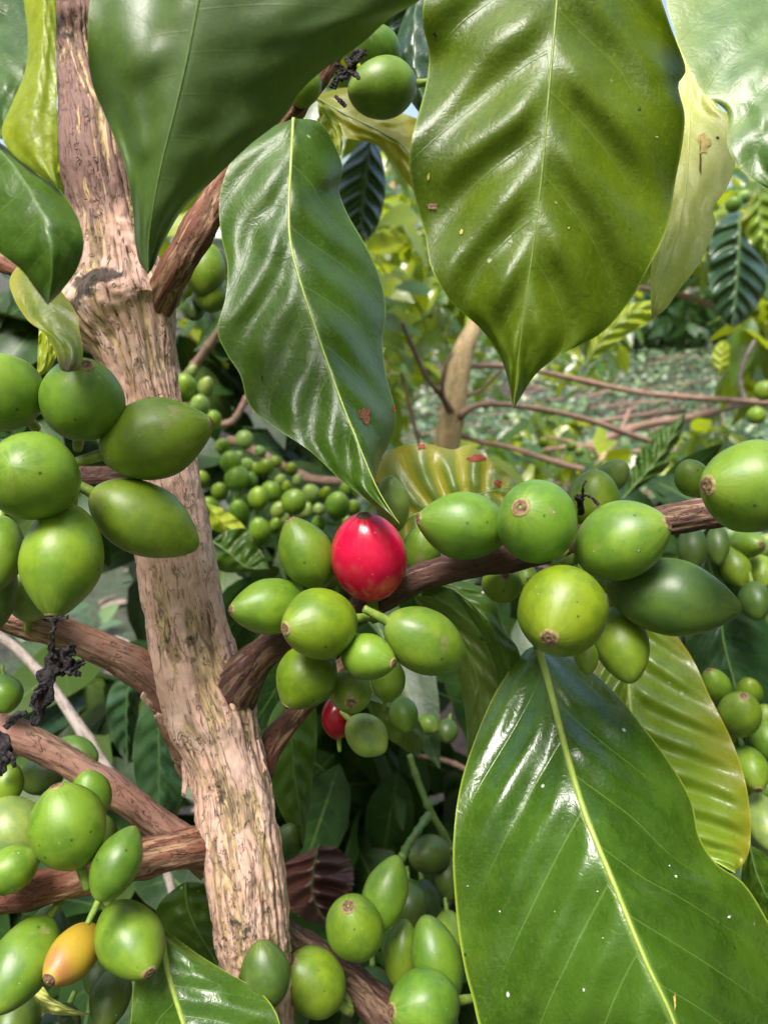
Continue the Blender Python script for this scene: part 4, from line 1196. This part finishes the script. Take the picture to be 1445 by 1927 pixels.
def blemish(lf, px, py, rx, ry, mat, seed=0):
    """a small dry spot lying on a leaf"""
    w = np.array([list(lf.matrix_world.translation + v.co) if False else list(Vector(lf.location) + v.co) for v in lf.data.vertices])
    rel = w - np.array(CAM)
    dz = rel @ np.array(FWD)
    X = rel @ np.array(RIGHT) / dz * W_PX + W_PX / 2
    Y = H_PX / 2 - rel @ np.array(UP) / dz * W_PX
    vs = []; n = 22
    for rr in (0.0, 0.5, 1.0):
        for j in range(n):
            th = 2 * math.pi * j / n
            k = rr * (1 + 0.75 * mnoise.noise(Vector((math.cos(th) * 1.6, math.sin(th) * 1.6, seed * 3.3))) + 0.3 * mnoise.noise(Vector((math.cos(th) * 5, math.sin(th) * 5, seed))))
            x, y = px + math.cos(th) * rx * k, py + math.sin(th) * ry * k
            d2 = (X - x) ** 2 + (Y - y) ** 2
            ii = np.argsort(d2)[:4]; wt = 1 / (d2[ii] + 1)
            vs.append(np.array(P(x, y, float((dz[ii] * wt).sum() / wt.sum()) - 0.00025)))
    mk('brown_spot', np.array(vs), grid_faces(3, n, True), M[mat], lf)


M['spot'] = simple_mat('dry_spot_brown', (0.10, 0.03, 0.014), (0.20, 0.085, 0.045), 2500, 0.8, 0.6)
M['spot_pink'] = simple_mat('dry_spot_pink', (0.30, 0.12, 0.09), (0.45, 0.26, 0.20), 2500, 0.8, 0.6)
M['spot_red'] = simple_mat('leaf_spot_red', (0.26, 0.03, 0.02), (0.34, 0.06, 0.03), 1500, 0.6, 0.2)
M['spot_tan'] = simple_mat('leaf_spot_tan', (0.40, 0.26, 0.06), (0.50, 0.42, 0.12), 1200, 0.6, 0.2)
M['spot_white'] = simple_mat('leaf_dust_white', (0.5, 0.5, 0.46), (0.7, 0.7, 0.66), 2500, 0.8, 0.2)
M['spot_dark'] = simple_mat('leaf_spot_dark', (0.02, 0.025, 0.012), (0.05, 0.05, 0.02), 2500, 0.7, 0.2)
LV = {o['label']: o for o in bpy.data.objects if o.get('category') == 'leaf'}
def lf_(start): return next(o for k, o in LV.items() if k.startswith(start))
big, midl, low, yel, stp = lf_('largest hanging'), lf_('long pointed'), lf_('large glossy green'), lf_('pale yellow leaf with'), lf_('striped')
for i, (o, x, y, a, b, m) in enumerate([(midl, 690, 782, 13, 16, 'spot'), (midl, 680, 776, 8, 6, 'spot'), (midl, 742, 770, 3, 8, 'spot_red'), (midl, 493, 712, 3, 5, 'spot_dark'), (big, 813, 388, 13, 6, 'spot_pink'),
        (big, 868, 436, 4, 6, 'spot_tan'), (big, 806, 332, 3, 9, 'spot_tan'), (big, 818, 66, 5, 5, 'spot_dark'), (big, 1204, 203, 4, 4, 'spot_dark'), (big, 1236, 257, 5, 2, 'spot_white'), (big, 1070, 428, 2, 3, 'spot_white'), (big, 954, 574, 2, 2, 'spot_white'),
        (yel, 1326, 268, 14, 24, 'spot_tan'), (yel, 1318, 300, 2, 46, 'spot'), (yel, 1350, 258, 4, 3, 'spot_dark'), (stp, 936, 908, 10, 9, 'spot_red'), (stp, 900, 862, 20, 7, 'spot_red'), (stp, 792, 840, 10, 7, 'spot_red'),
        (low, 1372, 1726, 8, 6, 'spot_white'), (low, 940, 1716, 5, 5, 'spot_white'), (low, 1098, 1864, 5, 7, 'spot_white'), (low, 1272, 1650, 5, 6, 'spot_white'), (low, 1260, 1630, 3, 4, 'spot_white'), (low, 1124, 1678, 4, 4, 'spot_white'), (low, 880, 1668, 4, 3, 'spot_white'), (low, 1270, 1888, 3, 18, 'spot_tan'), (low, 1044, 1716, 2, 3, 'spot_white'), (low, 1134, 1766, 3, 3, 'spot_white')]):
    k_ = .42 if m == 'spot_white' else .8
    blemish(o, x, y, a * k_, b * k_, m, i)

#@@CHERRIES@@
# ------------------------------------------------------------------ the cherries
G = 'green coffee cherries'
A_, B_, C_, D_, E_, F_ = .126, .142, .130, .218, .150, .188
C = [
 # upper left cluster
 ('green cherry cut off by the left edge, topmost of the left cluster', 6, 737, 160, 146, -30, 690, A_ + .004, 'g', {}),
 ('round green cherry under the shrivelled brown leaf tip', 155, 752, 166, 156, 164, 690, A_ + .006, 'g', {}),
 ('smooth oval green cherry lying across the trunk, brown tip to the right', 293, 826, 212, 150, 393, 796, A_ + .010, 'm', {'point': .45}),
 ('big round green cherry at the left edge, in front of its cluster', 62, 896, 176, 168, 30, 880, A_ - .004, 'm', {'navel': False}),
 ('egg-shaped green cherry over the trunk, pointing down to the right', 272, 978, 216, 142, 368, 1030, A_ + .012, 'm', {'point': .4, 'away': True, 'navel': False}),
 ('green cherry above the upper left branch, black withered flower at its tip', 117, 1052, 222, 156, 104, 1156, A_, 'm', {'point': .45}),
 ('green cherry in the shade at the left edge under the big round one', -5, 1040, 150, 100, -10, 1110, A_ + .004, 'g', {'navel': False}),
 ('dark cherry low at the left edge, left of the hanging one', -10, 1110, 160, 84, -12, 1190, A_ + .012, 'd', {'navel': False}),
 ('pale green cherry half hidden between the hanging cherry and the branch', 58, 1122, 110, 84, 60, 1080, A_ + .022, 'p', {'navel': False}),
 # middle cluster
 ('ripe red cherry in the centre, bright and glossy', 693, 1050, 182, 146, 685, 972, B_ - .001, 'r', {'point': .1, 'nav': .9}),
 ('green cherry left of the red cherry, standing upright', 577, 1042, 146, 104, 546, 978, B_ + .003, 'm', {'point': .4}),
 ('green cherry pointing left, leftmost of the middle cluster', 508, 1142, 158, 108, 438, 1148, B_ + .002, 'm', {'point': .5}),
 ('lime green cherry in the front of the middle cluster, its navel to the left', 602, 1174, 162, 132, 540, 1183, B_ - .010, 'y', {'point': .35}),
 ('green cherry pointing down at the lower left of the middle cluster', 577, 1274, 130, 116, 541, 1328, B_ - .002, 'y', {'point': .4}),
 ('small green cherry at the bottom of the middle cluster, pointing right', 693, 1237, 112, 92, 740, 1248, B_ - .008, 'g', {'point': .4}),
 ('oval green cherry below the dark branch, right of the red cherry', 800, 1207, 176, 122, 872, 1245, B_ - .002, 'm', {'point': .3, 'away': True, 'navel': False}),
 ('small round green cherry with a ringed navel facing out, lowest front of the middle cluster', 659, 1302, 96, 82, 661, 1322, B_ + .004, 'm', {'nav': 1.3}),
 ('small green cherry peeping out right of the ringed one', 730, 1280, 90, 66, 735, 1245, B_ + .012, 'm', {'navel': False}),
 ('pale green cherry hanging alone below the middle cluster, over a hidden red one', 690, 1384, 96, 76, 722, 1412, B_ + .016, 'p', {'point': .4, 'navel': False}),
 ('dark red cherry mostly hidden below the middle cluster', 634, 1350, 84, 62, 630, 1310, B_ + .026, 'R', {'navel': False}),
 ('pale green cherry behind the tip of the hanging leaf, above right of the red one', 738, 950, 116, 66, 733, 898, B_ + .012, 'p', {'navel': False}),
 ('green cherry in shade between the red cherry and the branch', 792, 1040, 110, 74, 800, 990, B_ + .016, 'g', {'navel': False}),
 # right cluster
 ('green cherry pointing left, leftmost of the right cluster on the dark branch', 872, 990, 176, 136, 790, 976, C_ + .006, 'g', {'point': .45}),
 ('round green cherry with a corky navel facing forward, on top of the right cluster', 1010, 981, 172, 156, 981, 956, C_ - .002, 'g', {'nav': 1.25}),
 ('green cherry right of the round one, its navel to the right on the branch', 1168, 1018, 186, 148, 1249, 986, C_ + .001, 'g', {'point': .3}),
 ('lime round cherry below the dark branch, its brown navel facing down', 1057, 1150, 190, 172, 1034, 1198, C_ - .006, 'y', {'point': .35, 'nav': 1.05}),
 ('longest cherry, dark green, lying sideways with its tip to the right', 1262, 1125, 234, 146, 1378, 1146, C_ + .005, 'd', {'point': .45, 'navel': False}),
 ('olive green cherry hanging under the longest cherry', 1170, 1212, 146, 102, 1182, 1282, C_ + .012, 'm', {'point': .3, 'navel': False}),
 ('cherry behind the black withered flower on the dark branch', 1115, 940, 120, 104, 1120, 890, C_ + .022, 'm', {'navel': False}),
 ('small pale cherry tip showing above the branch behind the right cluster', 1152, 896, 80, 60, 1172, 872, C_ + .03, 'p', {'navel': False}),
 ('large shiny green cherry at the right edge, its round navel to the left', 1412, 916, 200, 176, 1340, 914, .114, 'm', {'nav': 1.25, 'point': .4}),
 ('small green cherry left of the large one at the right edge, behind the branch', 1302, 900, 80, 66, 1290, 870, C_ + .035, 'm', {'navel': False}),
 ('little green cherry half hidden under the lime round one', 1103, 1235, 70, 46, 1105, 1268, C_ + .006, 'm', {'navel': False}),
 ('green cherry with a small dark navel, hanging under the dark branch beside the right cluster', 944, 1098, 86, 76, 950, 1083, C_ + .026, 'm', {}),
 ('dark green cherry edge below the right cluster where the large leaf starts', 990, 1090, 60, 44, 992, 1060, C_ + .03, 'g', {'navel': False}),
 ('green cherry in the shade under the branch at the right', 1302, 1030, 90, 56, 1300, 1070, .22, 'd', {'navel': False}),
 ('dark green cherry next to the shaded one under the branch at the right', 1350, 1025, 80, 44, 1350, 1062, .23, 'd', {'navel': False}),
 ('small green cherry with a ringed navel below the branch at the right edge', 1406, 1024, 80, 54, 1430, 1025, .235, 'm', {'nav': 1.3}),
 ('small pointed green cherry hanging below the ringed one at the right edge', 1382, 1068, 88, 60, 1396, 1106, .235, 'm', {'point': .5, 'navel': False}),
 ('small green cherry cut off by the right edge under the branch', 1432, 1076, 76, 56, 1436, 1106, .24, 'm', {'navel': False}),
 # right edge cluster
 ('small green cherry, topmost of the cluster beside the yellow-edged leaf', 1346, 1292, 80, 56, 1338, 1262, D_, 'm', {'point': .3}),
 ('round green cherry with a pale navel, in the middle of the right edge cluster', 1391, 1345, 104, 78, 1402, 1312, D_ - .008, 'm', {'nav': 1.2}),
 ('green cherry cut by the right edge, beside the round one with a pale navel', 1442, 1392, 80, 62, 1450, 1430, D_, 'g', {'navel': False}),
 ('green cherry at the right edge with its navel pointing down', 1412, 1446, 92, 68, 1420, 1484, D_ - .006, 'm', {'nav': 1.2}),
 ('lowest green cherry of the right edge cluster, long and pale', 1436, 1546, 112, 64, 1442, 1596, D_ - .006, 'p', {'navel': False}),
 ('yellowish cherry behind the round one with a pale navel at the right edge', 1408, 1305, 70, 50, 1412, 1280, D_ + .012, 'y', {'navel': False}),
 # lower left cluster
 ('large green cherry in front of the lower left cluster, dark scar on top', 129, 1556, 164, 138, 97, 1486, E_ - .008, 'm', {'nav': .9, 'point': .15}),
 ('green cherry behind the large scarred one, upper right of it', 170, 1500, 106, 78, 160, 1456, E_ + .004, 'g', {'navel': False}),
 ('pale pear-shaped cherry at the left edge behind the scarred one', 26, 1572, 150, 116, 66, 1640, E_ + .008, 'p', {'navel': False, 'point': .4}),
 ('green cherry at the left edge above the reddish branch, brown scar on its top right', 20, 1638, 104, 84, 62, 1610, E_ - .004, 'm', {'nav': 1.1}),
 ('oval green cherry hanging over the reddish branch', 220, 1626, 136, 88, 244, 1562, E_ - .009, 'g', {'point': .35, 'navel': False}),
 ('green cherry below the reddish branch with its navel at lower right', 245, 1768, 174, 124, 287, 1822, E_ - .004, 'g', {'point': .35, 'nav': 1.2}),
 ('orange-yellow cherry turning ripe, below the reddish branch', 138, 1796, 142, 90, 103, 1838, E_ - .002, 'o', {'point': .3, 'nav': 1.3}),
 ('large green cherry in the lower left corner beside the orange one', 42, 1812, 180, 116, 10, 1890, E_ - .003, 'g', {'navel': False}),
 ('small green cherry at the left edge above the pale pear-shaped one', 14, 1478, 78, 60, 20, 1442, E_ + .012, 'm', {'navel': False}),
 ('green cherry on the far side of the left branch, lying flat above it', 140, 1420, 100, 66, 180, 1430, E_ + .04, 'g', {'navel': False}),
 ('shaded green cherry under the left branch above the scarred one', 78, 1462, 100, 66, 110, 1460, E_ + .03, 'd', {'navel': False}),
 ('green cherry at the left edge above the left branch', 8, 1306, 76, 66, 14, 1340, E_ + .012, 'g', {'navel': False}),
 ('dark green cherry in shade below the one with its navel at lower right', 208, 1876, 110, 76, 204, 1926, E_ + .014, 'd', {'navel': False}),
 ('dark cherry at the very bottom of the lower left corner', 28, 1922, 110, 90, 20, 1960, E_ + .01, 'd', {'navel': False}),
 ('dull dark cherry at the bottom edge under the yellow leaf tip', 110, 1940, 100, 80, 100, 1980, E_ + .02, 'k', {'navel': False}),
 ('dark green cherry hidden behind the right side of the trunk', 542, 1584, 72, 58, 550, 1556, E_ + .06, 'd', {'navel': False}),
 # bottom middle cluster
 ('round green cherry with a ringed navel on top, in the bottom middle cluster', 667, 1746, 138, 112, 655, 1712, F_ - .012, 'm', {'nav': 1.35}),
 ('tall green cherry leaning right behind the round ringed one', 724, 1684, 142, 84, 748, 1620, F_ - .006, 'g', {'navel': False, 'point': .35}),
 ('round green cherry at the bottom, ringed navel at its upper left', 592, 1848, 144, 114, 546, 1816, F_ - .014, 'm', {'nav': 1.3}),
 ('shaded green cherry at the foot of the trunk, behind the round one at the bottom', 500, 1834, 124, 92, 486, 1782, .154, 'd', {'navel': False}),
 ('green cherry at the bottom edge beside the large glossy leaf, navel to the left', 798, 1894, 142, 128, 738, 1902, F_ - .02, 'g', {'nav': 1.2}),
 ('bluish green cherry leaning against the large glossy leaf', 822, 1808, 158, 98, 800, 1736, F_ - .008, 'g', {'navel': False}),
 ('olive cherry in shade between the ringed one and the bluish one', 756, 1796, 120, 66, 762, 1740, F_, 'm', {'navel': False}),
 ('dark green cherry under the green twig beside the large leaf', 808, 1608, 92, 74, 775, 1614, .22, 'd', {'navel': False}),
 ('dark cherry deep in shade below the green twig', 800, 1698, 84, 62, 806, 1736, .225, 'k', {'navel': False}),
 ('shaded cherry against the edge of the large glossy leaf', 842, 1650, 80, 56, 846, 1690, .222, 'd', {'navel': False}),
 ('small dark cherry in the gap between middle cluster and large leaf', 806, 1364, 46, 38, 820, 1376, .28, 'g', {}),
 # top
 ('shaded green cherry at the top, left of the largest leaf', 720, 165, 140, 110, 660, 172, .158, 'g', {'navel': False}),
 ('green cherry half hidden under the near dark leaf at the top', 574, 162, 76, 62, 560, 196, .160, 'm', {'navel': False}),
 ('dim green cherry behind the shaded one at the top', 712, 94, 104, 84, 690, 60, .174, 'g', {'navel': False}),
 ('green cherry between the upper branch and the middle hanging leaf', 384, 506, 110, 80, 380, 552, .19, 'm', {'navel': False}),
 ('olive cherry under the upper branch, left of the middle hanging leaf', 396, 556, 70, 64, 390, 580, .192, 'm', {'navel': False}),
 ('dark olive cherry at the foot of the upper branch', 366, 580, 60, 40, 362, 598, .196, 'd', {'navel': False}),
]
C += [
 ('olive cherry hanging in the shade right of the pale one below the middle cluster', 760, 1345, 70, 54, 766, 1376, .19, 'g', {'navel': False}),
 ('green cherry in shade under the branch at the right, beside the ringed one', 1372, 1010, 76, 58, 1366, 1044, .25, 'g', {'navel': False}),
 ('pale cherry at the right edge just under the large shiny one', 1440, 1032, 70, 52, 1444, 1010, .25, 'p', {'navel': False}),
 ('dark cherry in the gap below the longest cherry at the right edge', 1420, 1130, 80, 60, 1424, 1164, .222, 'd', {'navel': False}),
 ('yellow-green cherry at the right edge above the one with its navel pointing down', 1438, 1360, 76, 58, 1444, 1330, .222, 'y', {'navel': False}),
 ('green cherry at the right edge between the down-facing and the lowest one', 1440, 1490, 80, 64, 1446, 1456, .226, 'g', {'navel': False}),
 ('dark cherry behind the lowest pair at the right edge', 1424, 1590, 84, 60, 1428, 1624, .226, 'd', {'navel': False}),
 ('dark green cherry filling the gap behind the scarred one and the oval one', 186, 1580, 90, 72, 190, 1540, .168, 'd', {'navel': False}),
 ('shaded cherry at the left edge below the reddish branch', 90, 1752, 100, 70, 92, 1790, .166, 'd', {'navel': False}),
 ('bluish dark cherry at the bottom left behind the orange one', 190, 1820, 110, 70, 186, 1864, .172, 'd', {'navel': False}),
 ('dark cherry in the shade between the tall leaning cherry and the large leaf', 770, 1700, 90, 70, 772, 1740, .21, 'd', {'navel': False}),
 ('olive cherry at the bottom between the round one and the navel-left one', 700, 1870, 100, 80, 700, 1910, .205, 'd', {'navel': False}),
 ('green cherry against the large glossy leaf at the bottom, behind the bluish one', 846, 1760, 100, 60, 850, 1800, .198, 'm', {'navel': False}),
 ('dark cherry low in shade, left of the round one at the bottom', 540, 1900, 110, 90, 540, 1940, .20, 'd', {'navel': False}),
 ('small dark cherry deep in the gap under the ringed cherries', 842, 1376, 50, 42, 838, 1396, .29, 'd', {'navel': False}),
]
for (lab, cx, cy, L, Wd, nx, ny, d, tn, kw) in C:
    cherry(lab, cx, cy, L, Wd, nx, ny, d, tn, group='coffee cherries on the nearest tree', **kw)
# small berries on the shrub behind
S = [(434, 869, 42, 40, .44, 'd'), (446, 900, 40, 38, .44, 'd'), (486, 938, 54, 50, .40, 'g'), (449, 970, 66, 43, .40, 'd'), (489, 1000, 58, 42, .39, 'g'),
     (553, 945, 54, 48, .40, 'g'), (635, 952, 54, 44, .40, 'd'), (381, 900, 36, 34, .46, 'g'), (460, 827, 32, 30, .48, 'p'), (376, 764, 44, 34, .40, 'p'),
     (387, 730, 52, 42, .40, 'p'), (346, 730, 50, 42, .40, 'm'), (600, 958, 24, 22, .42, 'p'), (524, 960, 36, 30, .43, 'p'), (466, 878, 34, 28, .46, 'p'),
     (482, 884, 34, 28, .46, 'y'), (500, 880, 34, 26, .46, 'y'), (396, 955, 44, 36, .44, 'd'), (540, 918, 34, 26, .44, 'y'), (586, 930, 36, 26, .44, 'p'), (470, 905, 40, 34, .45, 'd'), (612, 930, 34, 26, .44, 'y'),
     (414, 925, 34, 30, .45, 'g'), (452, 940, 34, 30, .45, 'm'), (420, 985, 38, 32, .43, 'g'), (518, 990, 36, 30, .43, 'm'), (528, 905, 30, 26, .46, 'p'), (510, 925, 34, 30, .44, 'm'), (560, 905, 30, 26, .46, 'p'), (600, 985, 36, 30, .43, 'g'), (575, 960, 32, 28, .44, 'p'), (650, 920, 30, 26, .46, 'm'), (665, 955, 30, 26, .45, 'g'), (490, 850, 26, 24, .48, 'p'), (420, 840, 30, 26, .48, 'm'), (400, 790, 34, 30, .46, 'm'), (360, 700, 36, 30, .42, 'p'), (372, 795, 34, 28, .44, 'g'), (540, 975, 30, 26, .45, 'p'), (655, 985, 34, 28, .44, 'm'), (448, 862, 26, 24, .48, 'p'), (520, 868, 26, 22, .5, 'y'), (548, 882, 24, 20, .5, 'y')]
SL = ['round dark berry at the upper left of the berries seen right of the trunk', 'dark berry just under the upper left one right of the trunk', 'roundest mid green berry, centre of the berries right of the trunk',
      'oval bluish berry lying flat, lowest left of the berries right of the trunk', 'pale oval berry lying below the flat bluish one', 'round green berry with a brown tip left of the upright cherry beside the red one',
      'dark oval berry just left of the leaf tip over the red cherry', 'green berry touching the right edge of the trunk', 'pale lit berry above the grey twig behind the trunk',
      'pale berry by the brown tip of the cherry lying across the trunk', 'pale berry above the brown tipped cherry, right of the trunk', 'green berry against the trunk above the brown tipped cherry',
      'tiny pale berry between the round berry and the dark oval one']
for i, (x, y, L, Wd, d, tn) in enumerate(S):
    lab = SL[i] if i < len(SL) else 'small pale blurred berry among the bunch right of the trunk'
    vf = 1.0 + 0.22 * math.sin(i * 2.4) + 0.15
    cherry(lab, x, y, L * vf, Wd * vf * (0.9 + 0.12 * math.sin(i * 1.7)), x + random.uniform(-8, 8), y - L * 0.38, d, {'d': 'g', 'g': 'm'}.get(tn, tn), navel=False, res=.6, group='small berries on the shrub right of the trunk')
S2 = [(1380, 384, 34, 30, .75, 'g', 'round green berry above the dark hanging leaf at the right'), (1400, 370, 28, 26, .76, 'p', 'pale berry beside the round one above the dark hanging leaf'),
      (1423, 782, 36, 34, .72, 'm', 'green berry under the pinkish twig at the right edge'), (1438, 735, 40, 38, .72, 'm', 'green berry on top of the pinkish twig at the right edge'),
      (1022, 832, 24, 20, .68, 'y', 'yellow-green berry on the lowest twig, left one'), (1075, 840, 22, 18, .68, 'y', 'yellow-green berry on the lowest twig, right one'),
      (1090, 850, 22, 18, .68, 'p', 'pale berry at the right end of the lowest twig'), (178, 1368, 24, 20, .45, 'p', 'tiny pale berry right of the thin grey twig, upper one'),
      (180, 1386, 26, 20, .45, 'p', 'tiny pale berry right of the thin grey twig, lower one')]
for (x, y, L, Wd, d, tn, lab) in S2:
    cherry(lab, x, y, L, Wd, x + 3, y - L * .3, d, tn, navel=False, res=.6, group='small berries on the shrubs behind')

#@@SMALL@@
# ------------------------------------------------------------------ twigs and withered flowers
tw = wood_simple('bare_twig', [(-60, 1170, 18, .30), (10, 1205, 18, .298), (60, 1250, 18, .296), (110, 1310, 19, .294), (150, 1370, 21, .292), (190, 1430, 19, .29), (240, 1500, 18, .288), (300, 1600, 17, .286), (330, 1700, 16, .284)], M['bark_grey'], None, n=12, loc=P(330, 1700, .284))
tag(tw, 'thin pale grey bare twig slanting behind the left branches', 'twig')
tw = wood_simple('bare_twig', [(1420, 640, 6, .9), (1400, 680, 7, .9), (1392, 715, 7, .9), (1400, 750, 8, .9)], M['bark_grey'], None, n=8, loc=P(1400, 750, .9))
tag(tw, 'thin curved pale twig rising from the pinkish twig at the right edge', 'twig')
tw = wood_simple('fallen_twig', [(1050, 870, 16, 1.25), (1130, 830, 16, 1.3), (1210, 800, 15, 1.4), (1300, 785, 14, 1.5), (1400, 760, 12, 1.6)], M['bark_twig'], None, n=8, loc=P(1050, 870, 1.25))
tag(tw, 'pinkish fallen twig lying on the weeds at the right, slanting up to the right', 'twig')
for pts_, lab_ in [([(1090, 800, 9, 1.5), (1180, 785, 9, 1.6), (1290, 772, 8, 1.8)], 'thin pinkish fallen twig lying almost level on the weeds, upper one'),
                   ([(1130, 860, 8, 1.3), (1165, 815, 8, 1.4), (1185, 770, 7, 1.55)], 'short fallen twig standing steeply among the twigs on the weeds'),
                   ([(1000, 850, 8, 1.2), (1100, 840, 9, 1.25), (1190, 858, 8, 1.25)], 'pale fallen twig lying level just above the green cherries at the right')]:
    tw = wood_simple('fallen_twig', pts_, M['bark_twig'], None, n=8, loc=P(pts_[0][0], pts_[0][1], pts_[0][3]))
    tag(tw, lab_, 'twig')
tw = wood_simple('green_twig', [(770, 1420, 11, .24), (790, 1480, 12, .238), (812, 1530, 13, .236), (835, 1570, 12, .235), (870, 1630, 11, .235), (900, 1700, 10, .235)], M['midrib_dim'], None, n=10, loc=P(900, 1700, .235))
tag(tw, 'green shoot in the shade left of the large glossy leaf', 'twig')
tw = wood_simple('green_twig', [(806, 1535, 16, .226), (785, 1565, 14, .215), (768, 1590, 14, .205), (756, 1615, 18, .192)], M['midrib_dim'], None, n=10, loc=P(806, 1535, .226))
tag(tw, 'short green stalk above the tall leaning cherry', 'twig')


def withered(label, strips, name='withered_flower'):
    v = []; f = []; k = 0
    for st in strips:
        o = smooth(np.array(st, float), 22)
        tn = np.gradient(o[:, :2], axis=0); tn /= np.linalg.norm(tn, axis=1)[:, None] + 1e-9
        nr_ = np.stack([-tn[:, 1], tn[:, 0]], 1)
        for i in range(22):
            for j, x in enumerate((-1, -.6, -.2, .2, .6, 1)):
                q = st[0][0] * .13
                ww = o[i, 2] / 2 * (1 + (0.8 * mnoise.noise(Vector((i * 0.42, x * 2, q))) if abs(x) > .5 else 0))
                xy = o[i, :2] + nr_[i] * x * ww
                dd = o[i, 3] + 0.0009 * mnoise.noise(Vector((i * 0.4, x * 1.6, q + 5))) * min(1, o[i, 2] / 14) + 0.0004 * mnoise.noise(Vector((i * 1.3, x * 4, q + 9))) * min(1, o[i, 2] / 14)
                v.append(np.array(P(xy[0], xy[1], dd)))
        f += grid_faces(22, 6, False, k); k += 132
    V = np.array(v)
    o = tag(mk(name, V, f, M['black'], None, loc=V[0]), label, 'withered flower')
    md = o.modifiers.new('thickness', 'SOLIDIFY'); md.thickness = 0.0004; md.offset = 0
    return o


withered('black withered flower at the cherry tip over the upper left branch',
         [[(82, 1164, 4.3, .122), (100, 1166, 7.2, .121), (128, 1161, 5.0, .122)], [(102, 1164, 7.9, .121), (99, 1190, 7.2, .121), (97, 1215, 10.1, .122), (98, 1240, 17.3, .123)],
          [(104, 1222, 24.5, .124), (98, 1255, 33.1, .124), (86, 1295, 31.7, .125), (72, 1335, 24.5, .126), (62, 1366, 8.6, .126)],
          [(104, 1240, 31.7, .124), (122, 1238, 27.4, .123), (134, 1222, 14.4, .122), (138, 1212, 4.3, .122)], [(108, 1258, 28.8, .125), (132, 1254, 21.6, .124), (158, 1246, 8.6, .123)], [(118, 1252, 24.5, .124), (138, 1264, 14.4, .123), (152, 1270, 5.8, .123)],
          [(86, 1290, 14.4, .124), (70, 1300, 8.6, .124), (58, 1330, 5.8, .124)]])
withered('small black curly withered flower on the dark branch between the right cluster cherries',
         [[(1094, 968, 11.5, .140), (1092, 950, 10.1, .136), (1090, 938, 8.6, .134)], [(1088, 940, 6.5, .134), (1096, 930, 3.6, .133), (1097, 915, 2.2, .132), (1102, 905, 2.2, .132)],
          [(1088, 940, 7.2, .134), (1100, 932, 3.6, .132), (1115, 938, 2.9, .131), (1126, 950, 4.3, .131)], [(1082, 938, 5.8, .134), (1090, 934, 5.8, .133), (1098, 942, 4.3, .133)]])
withered('cluster of black shrivelled flower remains at the top beside the shaded cherry',
         [[(640, 150, 10.1, .150), (660, 130, 11.5, .149), (676, 100, 8.6, .148)], [(650, 110, 8.6, .15), (665, 120, 10.1, .148), (688, 92, 2.9, .147)], [(655, 130, 10.1, .149), (670, 140, 8.6, .148), (676, 148, 3.6, .147)],
          [(635, 140, 10.1, .15), (645, 130, 8.6, .15), (632, 118, 3.6, .15)], [(625, 165, 11.5, .15), (632, 150, 10.1, .15), (640, 140, 5.8, .15)], [(630, 180, 4.3, .15), (642, 190, 6.5, .149), (650, 200, 6.5, .149)], [(660, 110, 5.8, .149), (672, 95, 5.8, .148), (690, 102, 2.9, .147)]])
withered('grey-black shrivelled lump at the left edge on the left branch',
         [[(-10, 1380, 21.6, .158), (10, 1400, 24.5, .156), (8, 1430, 21.6, .156), (0, 1460, 11.5, .157)], [(10, 1370, 10.1, .157), (30, 1350, 13.0, .156), (50, 1340, 5.8, .155)], [(0, 1410, 14.4, .156), (22, 1425, 10.1, .155), (28, 1445, 5.8, .155)]])
